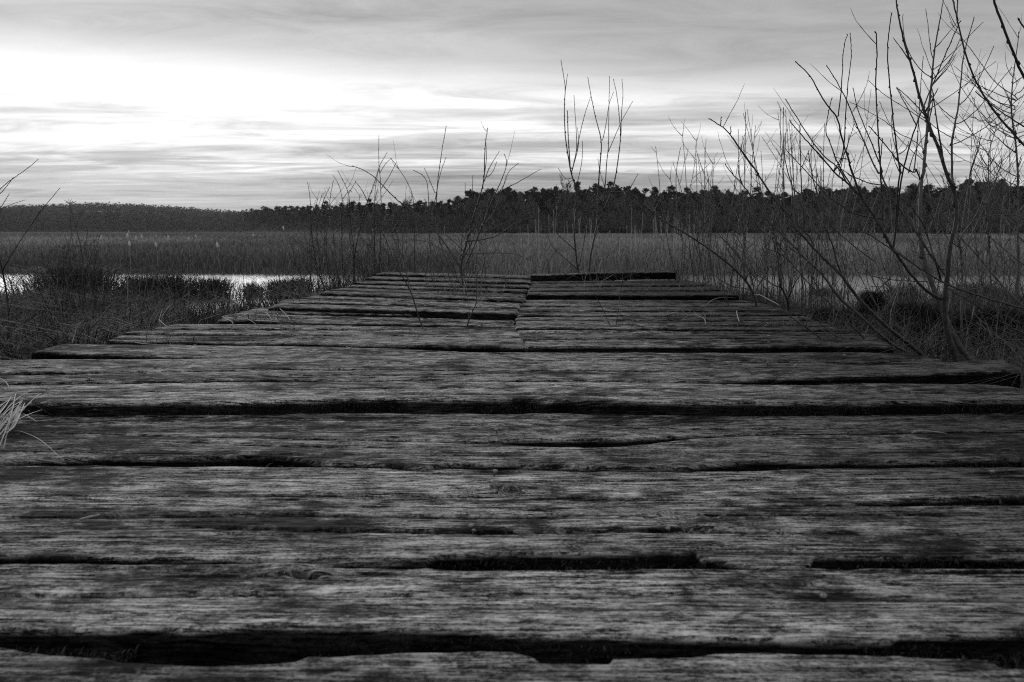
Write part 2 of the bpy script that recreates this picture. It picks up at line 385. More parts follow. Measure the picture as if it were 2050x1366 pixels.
B2 = [(-900, 1018), (0, 1018), (250, 1020), (460, 1015), (530, 1017), (625, 1018), (875, 1017), (1025, 1020), (1075, 1022), (1150, 1017), (1375, 1012), (1600, 1011), (1775, 1011), (2050, 1008), (3000, 1006)]
F3 = [(-900, 1013), (0, 1014), (250, 1015), (460, 1011), (625, 1014), (875, 1013), (1025, 1016), (1150, 1014), (1375, 1009), (1525, 1008), (1675, 1006), (1750, 1001), (1825, 996), (1975, 991), (2050, 990), (3000, 988)]
B3 = [(-1000, 930), (0, 930), (200, 931), (500, 933), (750, 935), (1025, 936), (1175, 938), (1325, 939), (1425, 939), (1525, 937), (1675, 933), (1825, 930), (2050, 931), (3100, 930)]
F4 = [(-1000, 922), (0, 920), (125, 916), (200, 913), (350, 914), (500, 909), (575, 911), (650, 923), (750, 924), (850, 930), (900, 924), (1025, 925), (1175, 931), (1375, 932), (1450, 925), (1525, 920), (1725, 922), (2025, 920), (3100, 918)]
B4 = [(-1100, 866), (0, 867), (75, 865), (200, 867), (300, 870), (450, 873), (600, 878), (770, 881), (850, 882), (1025, 886), (1100, 890), (1175, 893), (1250, 891), (1325, 883), (1395, 876), (1500, 872), (1700, 870), (2050, 867), (3200, 864)]
F5 = [(-1100, 864), (0, 865), (75, 863), (200, 865), (300, 868), (450, 871), (600, 876), (770, 879), (850, 880), (1000, 880), (1060, 878), (1100, 878), (1175, 878), (1250, 877), (1325, 873), (1395, 871), (1500, 870), (1700, 868), (2050, 865), (3200, 862)]
B5 = [(-1200, 812), (0, 812), (100, 813), (225, 815), (350, 818), (500, 821), (650, 825), (850, 827), (1025, 828), (1175, 826), (1325, 823), (1425, 821), (1675, 819), (2050, 816), (3300, 812)]
F6 = [(-1200, 798), (0, 800), (125, 805), (225, 805), (350, 804), (500, 802), (650, 801), (800, 799), (1025, 802), (1225, 806), (1425, 809), (1625, 809), (1825, 806), (2050, 805), (3300, 803)]
B6 = [(-1300, 768), (0, 768), (150, 768), (300, 766), (500, 764), (850, 765), (1025, 765), (1225, 767), (1375, 770), (1525, 774), (1600, 774), (1675, 771), (1825, 770), (1975, 770), (2050, 780)]
F7 = [(-1300, 764), (0, 765), (150, 766), (300, 764), (500, 762), (850, 763), (1025, 763), (1225, 764), (1375, 766), (1425, 765), (1525, 762), (1675, 759), (1825, 756), (1975, 752), (2042, 750)]
B7 = [(-1300, 752), (0, 752), (150, 751), (220, 747), (400, 746), (550, 743), (750, 744), (1025, 746), (1225, 746), (1375, 749), (1475, 746), (1625, 739), (1825, 736), (1960, 730), (2020, 730)]
F8 = [(-1300, 745), (0, 746), (100, 748), (300, 746), (450, 744), (550, 741), (700, 740), (775, 743), (1025, 743), (1110, 742), (1275, 742), (1375, 747), (1475, 744), (1625, 738), (1850, 734), (1915, 725)]
B8 = [(-1300, 722), (0, 723), (60, 722), (350, 721), (500, 719), (700, 721), (1025, 723), (1500, 725), (1750, 727), (1860, 715)]
F9 = [(61, 705), (100, 708), (239, 712), (341, 715), (478, 717), (700, 719), (1025, 721), (1500, 723), (1750, 723), (1885, 718)]
B9 = [(128, 691), (300, 692), (560, 694), (700, 696), (807, 698), (920, 704), (1056, 705), (1500, 705), (1589, 704), (1691, 704), (1818, 704)]
crackP2 = ([(330, 1056), (465, 1060), (750, 1065), (880, 1067), (1025, 1068), (1225, 1065), (1375, 1058), (1480, 1055)], .0045, .03)
plank(sh(B0, 260), B0, 0, seed=1, tone=.85, rough=2.2)
plank(F1, B1, .005, seed=2, tone=1.12, pits=[((608, 1158), .011, .03)], cracks=[([(1400, 1180), (1700, 1172), (1900, 1176)], .002, .01)])
plank(F2, B2, 0, seed=3, tone=.9, cracks=[crackP2], rough=1.3)
plank(F3, B3, 0, seed=4, tone=1.15, pits=[((1000, 975), .007, .008)])
plank(F4, B4, .012, seed=5, tone=.82)
plank(F5, B5, .010, seed=6, tone=.92, pits=[((790, 875), .006, .01)])
plank(F6, B6, .045, seed=7, tone=1.2, T=.12, pits=[((920, 780), .007, .012)])
plank(F7, B7, .045, seed=8, tone=.95, zr=.02, ends=(0, 1))
plank(F8, B8, .042, seed=9, tone=1.0, ends=(0, 1))
plank(F9, B9, .042, seed=10, tone=1.02, ends=(1, 1), T=.10)
# beyond: joints run down the middle, left and right boards are separate
def far(yfl, yfr, ybl, ybr, xl, xr, xlb, xrb, z, seed, tone=.9, T=.09, **k):
    n = 5; ybl -= 0; d_ = min(1.9, .30*abs(yfl-ybl)); ybl += d_*.75; ybr += min(1.9, .30*abs(yfr-ybr))*.75
    Fp = [(xl+(xr-xl)*i/n, yfl+(yfr-yfl)*i/n + random.uniform(-.5, .5)*(0 < i < n)) for i in range(n+1)]
    Bp = [(xlb+(xrb-xlb)*i/n, ybl+(ybr-ybl)*i/n + random.uniform(-.4, .4)*(0 < i < n)) for i in range(n+1)]
    return plank(Fp, Bp, z, ends=(1, 1), seed=seed, tone=tone, T=T, **k)
L = [ # front-left, front-right, back-left, back-right y; xl xr front; xl xr back; z
 (681, 697, 669, 677, 213, 1054, 240, 1046, .045), (668, 676, 660, 661, 245, 1045, 268, 1040, .045),
 (659, 660, 648, 656, 304, 1038, 360, 1034, .045), (641, 652, 634, 645, 437, 1032, 448, 1030, .050),
 (633, 644, 625, 639, 440, 1030, 470, 1030, .050),
 (624, 632, 613, 628, 475, 1032, 520, 1034, .050), (613, 628, 605, 619, 536, 1034, 556, 1038, .072),
 (604, 618, 598, 609, 556, 1038, 575, 1042, .070),
 (597, 608, 592, 603, 600, 1044, 630, 1048, .065), (587, 601, 581, 594, 640, 1048, 655, 1052, .085),
 (580, 593, 575, 586, 655, 1052, 690, 1056, .082),
 (573, 583, 568, 578, 695, 1056, 705, 1058, .085), (565, 575, 560, 570, 705, 1058, 728, 1061, .095),
 (557, 566, 552, 560, 730, 1062, 748, 1064, .105), (549, 557, 544, 551, 752, 1065, 772, 1067, .115)]
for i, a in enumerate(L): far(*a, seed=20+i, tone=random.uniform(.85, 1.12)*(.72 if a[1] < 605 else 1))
R = [
 (693, 695, 679, 680, 1057, 1790, 1050, 1765, .055), (678, 679, 668, 669, 1048, 1762, 1042, 1738, .050),
 (667, 667, 662, 662, 1041, 1732, 1038, 1700, .050), (656, 660, 649, 651, 1036, 1700, 1035, 1668, .062),
 (648, 650, 640, 641, 1035, 1662, 1036, 1640, .060), (639, 640, 632, 632, 1036, 1632, 1038, 1612, .060),
 (631, 631, 624, 624, 1038, 1608, 1040, 1588, .060), (623, 623, 615, 614, 1040, 1580, 1043, 1555, .060),
 (614, 613, 606, 605, 1043, 1550, 1047, 1520, .060), (605, 604, 600, 600, 1048, 1515, 1052, 1490, .058),
 (589, 590, 582, 581, 1058, 1480, 1060, 1452, .09), (581, 580, 574, 572, 1060, 1448, 1062, 1430, .088),
 (573, 571, 566, 564, 1062, 1425, 1064, 1400, .086), (567, 565, 563, 561.5, 1064, 1395, 1066, 1375, .086)]
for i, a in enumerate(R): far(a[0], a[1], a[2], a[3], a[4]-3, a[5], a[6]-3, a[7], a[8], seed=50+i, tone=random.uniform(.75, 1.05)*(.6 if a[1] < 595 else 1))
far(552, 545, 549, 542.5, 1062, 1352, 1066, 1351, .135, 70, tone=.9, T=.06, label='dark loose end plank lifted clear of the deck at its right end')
# broken stub beam jutting out at the left edge
far(592, 592, 584, 584, 556, 640, 566, 650, -.02, 71, tone=.45, T=.12)
# bearers and posts beneath
def box(name, x0, x1, y0, y1, z0, z1, mat_, parent=None, **k):
    ny = 14; V = []
    for j in range(ny):
        y = y0+(y1-y0)*j/(ny-1)
        for cx, cz in ((x0, z0), (x1, z0), (x1, z1), (x0, z1)):
            V.append((cx+random.uniform(-.006, .006), y, cz+random.uniform(-.006, .006)))
    Fc = []
    for j in range(ny-1):
        for q in range(4): Fc.append([j*4+q, j*4+(q+1) % 4, (j+1)*4+(q+1) % 4, (j+1)*4+q])
    Fc.append([0, 3, 2, 1]); Fc.append([(ny-1)*4+i for i in range(4)])
    return mesh_obj(name, V, [Fc], mat_, parent, smooth=False, **k)
for bx_ in (-1.55, -.25, .1, 1.45):
    box('bearer', bx_-.07, bx_+.07, .2, 9.4, -.26, -.10, M_BEAM, walk)
def tubeV(pts, rad, seg=8):
    """pts list of Vector, rad list -> verts, faces"""
    V = []; n = len(pts)
    up = Vector((.31, .87, .12)).normalized()
    for i, p in enumerate(pts):
        t = (pts[min(i+1, n-1)]-pts[max(i-1, 0)])
        if t.length < 1e-9: t = Vector((0, 0, 1))
        t.normalize(); a = t.cross(up)
        if a.length < 1e-3: a = t.cross(Vector((1, 0, 0)))
        a.normalize(); b = t.cross(a)
        for s in range(seg):
            an = 2*math.pi*s/seg; V.append(p + (a*math.cos(an)+b*math.sin(an))*rad[i])
    Fc = [[i*seg+s, i*seg+(s+1) % seg, (i+1)*seg+(s+1) % seg, (i+1)*seg+s] for i in range(n-1) for s in range(seg)]
    Fc.append(list(range(seg))[::-1]); Fc.append([(n-1)*seg+s for s in range(seg)])
    return V, Fc
for px_ in (-1.55, 1.45, .0):
    for py_ in (1.6, 5.2, 8.9):
        V, Fc = tubeV([Vector((px_, py_, -1.1)), Vector((px_+.01, py_, -.27))], [.075, .07], 10)
        mesh_obj('post', V, [Fc], M_BEAM, walk)
# nails standing proud of the timber
planks = [o for o in walk.children if o.name.startswith('plank')]
def nail(px, py, k, z, s=1.):
    x, y = onz(px, py, z+.006*s)
    s *= .9; r = .0042*s
    lean = Vector((random.uniform(-.004, .004), random.uniform(-.004, .002), 0))
    p = Vector((x, y, z-.006))
    V, Fc = tubeV([p, p+Vector((0, 0, .012*s))+lean, p+Vector((0, 0, .0122*s))+lean, p+Vector((0, 0, .0145*s))+lean*1.2, p+Vector((0, 0, .0155*s))+lean*1.2],
                  [r*.45, r*.45, r*1.15, r*1.25, r*.8], 9)
    o = mesh_obj('nail', V, [Fc], M_IRON, None); o.parent = planks[k]; o.matrix_parent_inverse = planks[k].matrix_basis.inverted()
for px_, py_, k, z, s in NAILS:
    nail(px_, py_, min(k, len(planks)-1), z, s)

# ------------------------------------------------------------ blades (grass, reeds, moss)
def blades(P, hgt, wid, lean, droop=.25, az0=None, shade=None):
    n = len(P); az_ = rng.uniform(0, 2*math.pi, n) if az0 is None else az0
    d = np.stack([np.cos(az_), np.sin(az_), np.zeros(n)], 1); s = np.stack([-np.sin(az_), np.cos(az_), np.zeros(n)], 1)
    # show the flat of a blade mostly across
    tw = rng.uniform(-1, 1, n)[:, None]; s = s*np.cos(tw)+d*np.sin(tw)
    h = hgt[:, None]; wv = wid[:, None]; ln = lean[:, None]; zz = np.array([0, 0, 1.])
    m1 = P + zz*h*.45 + d*ln*h*.18; m2 = P + zz*h*(.82-.12*ln) + d*ln*h*.55
    tip = P + zz*h*(1.0-droop*ln) + d*ln*h*1.05
    V = np.stack([P-s*wv*.5, P+s*wv*.5, m1-s*wv*.5, m1+s*wv*.5, m2-s*wv*.35, m2+s*wv*.35, tip], 1)
    b = np.arange(n)[:, None]*7
    q = np.concatenate([b+np.array([[0, 1, 3, 2]]), b+np.array([[2, 3, 5, 4]])]); t = b+np.array([[4, 5, 6]])
    shd = (rng.random(n) if shade is None else shade)[:, None].repeat(7, 1)
    return V.reshape(-1, 3), q, t, shd.ravel()
def blade_obj(name, P, hgt, wid, lean, matl, droop=.25, shade=None, parent=None, az0=None, **k):
    V, q, t, s = blades(P, hgt, wid, lean, droop, az0, shade)
    return mesh_obj(name, V, [q, t], matl, parent, attrs={'shade': ('FLOAT', s)}, smooth=False, **k)
def in_deck(x, y, m=0.0):
    xl = -2.08 + .085*np.clip(y-3.3, 0, 8)
    return (x > xl-m) & (x < 1.72+m) & (y < 9.9+m)
def scatter(n, xr_, yr_, power=1.):
    y = yr_[0]+(yr_[1]-yr_[0])*rng.random(n)**power
    x = rng.uniform(*xr_, n); return x, y
# bank sedge on both sides
def bank(n, side):
    y = .6 + 11.8*rng.random(n)**.8
    if side < 0: x = rng.uniform(-9.5, -1.2, n)
    else: x = rng.uniform(1.4, 9.5, n)
    keep = ~in_deck(x, y, .03) & (np.abs(x) < y*.72+1.2)
    x, y = x[keep], y[keep]; z = ground_z(x, y)
    ok = z > WZ-.10; x, y, z = x[ok], y[ok], z[ok]
    cl = fb(x*1.6, y*1.6, 133, 3)
    keep = rng.random(len(x)) < .55+cl*.9
    x, y, z, cl = x[keep], y[keep], z[keep], cl[keep]
    near = np.clip((y-3)/8, 0, 1)
    h = (.38-.18*near)*(1+1.0*cl+.5*fb(x*.7, y*.7, 135, 2))*rng.uniform(.5, 1.3, len(x))*(1.1 if side > 0 else 1.05)
    h = np.where(rng.random(len(x)) < .03, h*1.8, h)
    tall = rng.random(len(x)) < .012
    h = h*np.where((x < -2.1) & (x > -4.7) & (y > 5.5), .42, 1.0); h = np.maximum(h, .05); h = np.where(tall & (y < 8.5), rng.uniform(.4, .85, len(x)), h)
    # blades creeping over the plank ends
    m = 2600; ye = rng.uniform(3.3, 9.6, m)
    xe = (-2.08+.085*np.clip(ye-3.3, 0, 8)) if side < 0 else np.full(m, 1.70)
    keep = fb(ye*1.7, ye*0+side, 134, 3) > -.1; xe, ye = xe[keep]+rng.uniform(-.10, .16, keep.sum())*(-side), ye[keep]
    x = np.concatenate([x, xe]); y = np.concatenate([y, ye]); z = np.concatenate([z, rng.uniform(-.16, -.02, len(xe))]); h = np.concatenate([h, rng.uniform(.08, .26, len(xe))])
    az_ = 2.2*math.pi*fb(x*.8, y*.8, 180, 3)*1.6 + rng.normal(0, 1.0, len(x))
    return np.stack([x, y, z], 1), h, az_
for side, nn, lab in ((-1, 210000, 'l'), (1, 210000, 'r')):
    P, h, azb = bank(nn, side)
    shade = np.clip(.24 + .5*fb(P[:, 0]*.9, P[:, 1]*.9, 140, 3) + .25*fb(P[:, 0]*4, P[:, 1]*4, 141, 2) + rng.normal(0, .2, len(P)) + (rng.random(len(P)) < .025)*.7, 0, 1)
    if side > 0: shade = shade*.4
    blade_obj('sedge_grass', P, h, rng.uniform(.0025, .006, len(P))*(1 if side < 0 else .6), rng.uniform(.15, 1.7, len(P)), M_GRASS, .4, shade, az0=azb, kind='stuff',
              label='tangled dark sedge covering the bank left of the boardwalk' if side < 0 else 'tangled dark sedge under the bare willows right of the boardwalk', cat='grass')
# marsh reed bed beyond the water
n = 390000
r_ = 20.0*np.exp(rng.random(n)**1.2*math.log(880/20.0)); a_ = rng.uniform(-.74, .74, n)
x = r_*np.sin(a_); y = r_*np.cos(a_)+0
keep = (y > 20.2 + .9*fb(x*.12, x*0+3, 21, 3)) & (r_ < 268+600*np.clip((-.20-a_)/.12, 0, 1)); x, y, r_ = x[keep], y[keep], r_[keep]
cl = fb(x*.28, y*.12, 150, 4); cl2 = fb(x*.9, y*.5, 151, 3); cl3 = fb(x*.07, y*.045, 152, 3)
h = (.49+.15*cl+.12*cl2)*rng.uniform(.6, 1.2, len(x))
h = np.where(rng.random(len(x)) < .012, h*1.3, h)
front = np.clip((27-y)/6, 0, 1)
h = h*(1-.12*front)
h = np.where((x > .2) & (x < 6.5) & (y < 40), h*1.18, h)
wd = .008 + .00055*r_
shade = np.clip(.44+.25*cl+.2*cl2+.6*cl3+rng.normal(0, .17, len(x)) - .30*front*(x < -1.5) + (rng.random(len(x)) < .012)*.5, 0, 1)
blade_obj('reed_bed', np.stack([x, y, ground_z(x, y)-.03], 1), h, wd, rng.uniform(.02, .45, len(x)), M_REED, .15, shade, kind='stuff', label='pale level bed of dry reeds across the marsh', cat='reeds')
# sparse emergent sedge in the water
def emergent(n, seed, dens):
    x, y = scatter(n, (-14, 15), (10.5, 20.6)); c = fb(x*.7+seed, y*.7, seed, 3)
    k = (c > dens+.14*(x > 1.5)) & ~in_deck(x, y, .05) & (np.abs(x) < y*.75); return x[k], y[k], c[k]
x, y, c = emergent(40000, 160, .32)
blade_obj('emergent_sedge', np.stack([x, y, np.full_like(x, WZ-.05)], 1), (.10+.45*(c-.32))*rng.uniform(.5, 1.2, len(x)), rng.uniform(.006, .012, len(x)), rng.uniform(.1, .9, len(x)), M_GRASS, .3,
          np.clip(rng.normal(.35, .2, len(x)), 0, 1), kind='stuff', label='sparse sedge standing in the open water', cat='sedge')
# moss in the gaps between planks and along their edges
PX = []; HT = []
def gapmoss(Bp, Fp, z, n, lo=-.05, hi=-.018, hh=(.006, .02)):
    bx, by = ext(Bp, 0, 0, 0); fx, fy = ext(Fp, z, 0, 0)
    x = rng.uniform(-1.9, 1.7, n); k = vn(x*5, x*0+n, 170) > -.3; x = x[k]
    a = np.interp(x, bx, by); b = np.interp(x, fx, fy); t = rng.random(len(x))
    y = a + (b-a)*t; PX.append(np.stack([x, y, rng.uniform(lo, hi, len(x))], 1)); HT.append(rng.uniform(*hh, len(x)))
gapmoss(B0, F1, .005, 60000, -.05, -.02, (.004, .012)); gapmoss(B1, F2, 0, 12000, -.05, -.03); gapmoss(B3, F4, .012, 9000); gapmoss(B5, F6, .045, 12000, -.06, -.02)
gapmoss(B2, F3, 0, 3000, -.03, -.01, (.004, .012))
for Fp, z in ((F2, 0), (F4, .012), (F6, .045), (F1, .005), (F8, .042)):   # tufts on the lower front arris
    fx, fy = ext(Fp, z, 0, 0); x = rng.uniform(-1.9, 1.7, 9000); k = fb(x*3, x*0+z*100, 171, 3) > .05; x = x[k]
    d = rng.uniform(.012, .06, len(x)); PX.append(np.stack([x, np.interp(x, fx, fy)-.001, z-d], 1)); HT.append(rng.uniform(.003, .009, len(x)))
P = np.concatenate(PX); h = np.concatenate(HT)
blade_obj('moss', P, h, h*.22+.0006, rng.uniform(.2, 1.2, len(P)), M_MOSS, .3, np.clip(rng.normal(.5, .25, len(P)), 0, 1), kind='stuff', label='dark moss packed in the gaps between planks', cat='moss')

# ------------------------------------------------------------ traced shrubs
ZO = {1: (1700, 0, 3.903), 2: (1700, 300, 3.034), 3: (1400, 100, 3.903), 4: (1400, 400, 3.903), 5: (1050, 100, 2.731), 6: (780, 240, 3.037), 7: (600, 260, 4.019), 8: (0, 300, 2.438), 0: (0, 0, 1)}
def zp(k, *pts):
    ox, oy, s = ZO[k]; return [(ox+a/s, oy+b/s) for a, b in pts]
def smooth(P, it=2):
    P = [Vector(p) for p in P]
    for _ in range(it):
        Q = [P[0]]
        for a, b in zip(P[:-1], P[1:]): Q += [a*.75+b*.25, a*.25+b*.75]
        Q.append(P[-1]); P = Q
    return P
class Shrub:
    def __init__(s, name, D, label, cat, matl, group=None, amp=.25, seed=0, base=None):
        s.D = D; s.matl = matl; s.amp = amp; s.r = random.Random(seed); s.pix = []; s.seed = seed; s.acc = ([], [])
        b = aty(base[0], base[1], D) if base else Vector((0, D, 0)); s.o = empty(name, b, label=label, cat=cat, group=group)
    def stem(s, pix, w0, w1, root=False, buds=True, twigs=0, spread=None, seg=7, name='stem', D=None, matl=None, merge=False):
        """pix base->tip in photo pixels, widths in photo pixels"""
        r = s.r; P2 = smooth([(a, b, 0) for a, b in pix], 2); n = len(P2)
        L = [0]
        for a, b in zip(P2[:-1], P2[1:]): L.append(L[-1]+(b-a).length)
        tot = L[-1] or 1; D0 = D if D is not None else s.D; off0 = 0
        if s.pix and not root:
            best = min(s.pix, key=lambda q: (q[0]-P2[0].x)**2+(q[1]-P2[0].y)**2)
            if (best[0]-P2[0].x)**2+(best[1]-P2[0].y)**2 < 18**2: off0 = best[2]-D0; P2[0] = Vector((best[0], best[1], 0))
        sp = spread if spread is not None else r.uniform(-1, 1)*s.amp
        pts = []; rad = []
        for i, p in enumerate(P2):
            t = L[i]/tot; Yd = D0+off0+sp*t*min(1, tot/400.) + .02*math.sin(t*9+s.seed)
            q = aty(p.x, p.y, Yd); wpx = w0+(w1-w0)*t**.8
            q.x += r.uniform(-1, 1)*.0012; q.z += r.uniform(-1, 1)*.0012
            pts.append(q); rad.append(max(wpx, .9)*.5/F*Yd); s.pix.append((p.x, p.y, Yd))
        if root:
            d = pts[0]-Vector((0, 0, .28)); pts.insert(0, d); rad.insert(0, rad[0]*1.15)
            pts.insert(0, d-Vector((0, 0, .3))); rad.insert(0, rad[0])
        V, Fc = tubeV(pts, rad, seg)
        if buds:
            dist = 0; nxt = r.uniform(.02, .06)
            for i in range(len(pts)//3, len(pts)-1):
                a, b = pts[i], pts[i+1]; l = (b-a).length; k = 0
                while dist + l > nxt:
                    f = (nxt-dist)/l if l > 1e-6 else 0; p = a.lerp(b, min(max(f, 0), 1)); tdir = (b-a).normalized()
                    rr = rad[i]; side = Vector((r.uniform(-1, 1), r.uniform(-1, 1), r.uniform(-.2, .6))); side -= side.dot(tdir)*tdir
                    if side.length > 1e-4:
                        side.normalize(); bl = rr*r.uniform(2.2, 3.6)
                        v2, f2 = tubeV([p+side*rr*.6, p+side*rr*1.5+tdir*bl*.4, p+side*rr*1.3+tdir*bl*.9, p+side*rr*.9+tdir*bl*1.3], [rr*.5, rr*.85, rr*.5, rr*.12], 5)
                        o_ = len(V); V += v2; Fc += [[q+o_ for q in g] for g in f2]
                    nxt += r.uniform(.025, .075)*(s.D/3.3)**.5; k += 1
                    if k > 60: break
                dist += l
            p = pts[-1]; rr = rad[-1]; tdir = (pts[-1]-pts[-2]).normalized()
            v2, f2 = tubeV([p, p+tdir*rr*2, p+tdir*rr*5], [rr, rr*1.5, rr*.2], 5); o_ = len(V); V += v2; Fc += [[q+o_ for q in g] for g in f2]
        o = mesh_obj(name, V, [Fc], matl or s.matl, s.o)
        if twigs:
            for _ in range(twigs):
                tv = []; tf = []
                i = r.randint(int(len(pts)*.3), len(pts)-2); p = pts[i].copy(); tdir = (pts[i+1]-pts[i-1]).normalized()
                side = Vector((r.uniform(-1, 1), r.uniform(-.6, .6), r.uniform(-.3, .5)))
                d = (tdir*.8+side.normalized()*.8).normalized(); ll = r.uniform(.05, .22)*(s.D/3.3)**.6; q = [p]; st = 6
                for j in range(st):
                    d = (d+Vector((r.uniform(-.16, .16), r.uniform(-.1, .1), r.uniform(0, .16)))).normalized(); q.append(q[-1]+d*ll/st)
                r0 = min(rad[i]*.6, rad[0]*.4); r0 = max(r0, .45/F*s.D)
                v2, f2 = tubeV(q, [r0*((1-.6*j/st)*(1.35 if j % 2 else .9)) for j in range(st+1)], 4)
                if merge:
                    MV, MF = s.acc; o_ = len(MV); MV += v2; MF += [[c+o_ for c in g] for g in f2]
                else:
                    tw = mesh_obj('twig', v2, [f2], matl or s.matl, None); tw.parent = o
        return o
    def o_inv(s):
        from mathutils import Matrix
        return Matrix.Identity(4)
    def rand_fan(s, n, xs, ybase, ytop, lean=40, w=(1.6, .9), curve=14, dd=.5, twigs=0, jig=3, buds=True, matl=None):
        r = s.r
        for _ in range(n):
            xb = r.uniform(*xs); yb = r.uniform(*ybase); yt = r.uniform(*ytop); ln = r.gauss(0, 1)*lean; c = r.gauss(0, 1)*curve
            pts = [(xb+ln*t+c*math.sin(t*3.1)+r.uniform(-jig, jig)*(0 < t < 1), yb+(yt-yb)*t) for t in (0, .2, .4, .6, .8, 1.)]
            s.stem(pts, w[0]*r.uniform(.8, 1.5), w[1], root=True, twigs=twigs, D=s.D+r.uniform(-dd, dd), seg=5, buds=buds, matl=matl, merge=True)
        V, Fc = s.acc
        if V: mesh_obj('fine_twigs', V, [Fc], matl or s.matl, s.o, kind='stuff')
        s.acc = ([], [])

# --- big willow shrub at the right edge of the deck
S = Shrub('willow_shrub', 3.35, 'large bare willow shrub with dark budded stems rooted by the raised plank end', 'shrub', M_BARK, 'bare willow shrubs', .35, 1, base=(1930, 728))
S.stem(zp(2, (665, 1310), (610, 1165), (580, 1040), (578, 920), (595, 780), (605, 650), (615, 560), (650, 450), (655, 360), (640, 250)) + zp(1, (760, 1366), (715, 1200), (660, 1070), (580, 860), (520, 640), (470, 450), (430, 330), (405, 215), (380, 95), (368, 0), (362, -50)), 12, 2.4, root=True, twigs=3, seg=10, spread=-.2)
S.stem(zp(2, (640, 250), (625, 190)) + zp(1, (805, 1366), (800, 1130), (820, 990), (860, 800), (880, 520), (905, 380), (975, 145)), 5, 1.6, spread=.4)
S.stem(zp(1, (800, 1130), (870, 1110), (1050, 1010), (1200, 880), (1366, 740)), 2, 1.2)
S.stem(zp(1, (825, 975), (910, 940), (1000, 860), (1130, 700), (1265, 535)), 2, 1.2)
S.stem(zp(1, (860, 825), (920, 770), (990, 660), (1060, 520), (1128, 370)), 2, 1.2)
S.stem(zp(1, (835, 935), (780, 900), (720, 850), (650, 760), (570, 620)), 1.6, 1)
S.stem(zp(1, (800, 1075), (700, 1020), (600, 930), (480, 850), (375, 685)), 1.6, 1)
S.stem(zp(1, (800, 1220), (720, 1120), (640, 1020)), 1.6, 1)
S.stem(zp(2, (760, 1300), (690, 1225), (620, 1100), (545, 920), (500, 810), (460, 690), (430, 560), (430, 300), (445, 150)) + zp(1, (580, 1366), (600, 1100), (620, 850), (645, 650), (660, 450), (690, 250), (735, 10)), 13, 1.6, root=True, seg=9, spread=.6, twigs=4)
S.stem(zp(1, (645, 608), (580, 570), (510, 490), (450, 380), (420, 240), (420, 120)), 1.8, 1)
S.stem(zp(1, (658, 470), (635, 390), (622, 250), (600, 75)), 1.8, 1)
S.stem(zp(1, (658, 550), (740, 480), (860, 360), (960, 260), (1043, 175)), 1.8, 1)
S.stem(zp(1, (620, 860), (860, 700), (1000, 590), (1140, 485)), 1.8, 1)
S.stem(zp(1, (650, 660), (720, 580), (815, 440)), 1.8, 1)
S.stem(zp(1, (590, 1170), (480, 1080), (390, 1050), (300, 960), (150, 870), (10, 800)), 1.6, 1)
S.stem(zp(1, (610, 960), (480, 870), (330, 780), (210, 690), (155, 632)), 1.6, 1)
S.stem(zp(1, (590, 1260), (450, 1150), (330, 1010), (240, 800)), 1.4, 1)
S.stem(zp(2, (580, 915), (500, 880), (430, 820), (370, 750), (320, 680), (270, 610), (200, 490), (130, 370), (60, 280), (0, 205)) + zp(3, (1080, 985), (1000, 890), (880, 755), (800, 670), (710, 560)), 7, 1.8, spread=-.3, twigs=4)
S.stem(zp(2, (265, 605), (170, 430), (75, 290), (30, 170), (0, 85)) + zp(3, (1180, 890), (1110, 690), (1085, 525), (1010, 450), (940, 340), (860, 190), (760, 100)), 6, 1.8, spread=-.2)
S.stem(zp(3, (1085, 525), (1105, 380), (1117, 200), (1122, 60)) + [(1690, 90), (1697, 70)], 2.6, 1.4)
S.stem(zp(3, (1090, 910), (1115, 850), (1135, 700), (1150, 400), (1165, 230), (1190, 50)) + [(1704, 95), (1702, 68)], 2.6, 1.4)
S.stem(zp(3, (1240, 1140), (1160, 1020), (1070, 870), (1020, 720), (985, 640), (1000, 530), (1035, 385)), 3, 1.6)
S.stem(zp(3, (1155, 855), (1050, 840)), 2, 1.2)
S.stem(zp(3, (1175, 890), (1192, 868)), 1.8, 1.2)
S.stem(zp(2, (595, 780), (500, 650), (390, 470), (290, 340), (220, 210), (180, 130)) + zp(1, (230, 1366), (150, 1190), (60, 980), (0, 830)) + zp(3, (1150, 390), (1060, 220), (1000, 130)), 5, 1.6, twigs=3)
S.stem(zp(2, (215, 200), (185, 120)) + zp(1, (270, 1366), (170, 1100), (60, 850), (33, 695)), 3, 1.4)
S.stem(zp(2, (200, 490), (200, 400), (200, 280), (190, 130), (185, 20)) + zp(1, (225, 1050), (207, 680), (212, 520), (220, 400), (210, 258)), 3.6, 2.2, twigs=1)
S.stem(zp(2, (265, 605), (285, 460), (290, 300), (310, 130)) + zp(1, (400, 1366), (360, 1080), (335, 850), (310, 600), (298, 400), (308, 250), (330, 115)), 4, 1.8, twigs=1)
S.stem(zp(2, (270, 600), (290, 420), (318, 152)) + zp(1, (460, 1180), (525, 970), (640, 690), (735, 470), (810, 290), (865, 175)), 4, 1.8, twigs=2)
S.stem(zp(1, (525, 980), (480, 890), (410, 760), (375, 690)), 2.4, 1.5)
S.stem(zp(1, (600, 915), (540, 840), (430, 730), (375, 692)), 2.4, 1.3)
S.stem(zp(2, (318, 150), (300, 60)) + zp(1, (325, 1000), (335, 900)), 2.2, 1.2)
S.stem(zp(2, (440, 200), (400, 100)) + zp(1, (520, 1366), (400, 1290), (300, 1150), (210, 1050), (160, 990)), 3.2, 1.8)
S.stem(zp(1, (240, 1290), (255, 1150), (262, 1085)), 2.2, 1.6)
S.stem(zp(1, (740, 1270), (690, 1000), (650, 700)), 4, 1.6)
S.stem(zp(1, (390, 1205), (440, 1180), (465, 1110)), 2.2, 1.2)
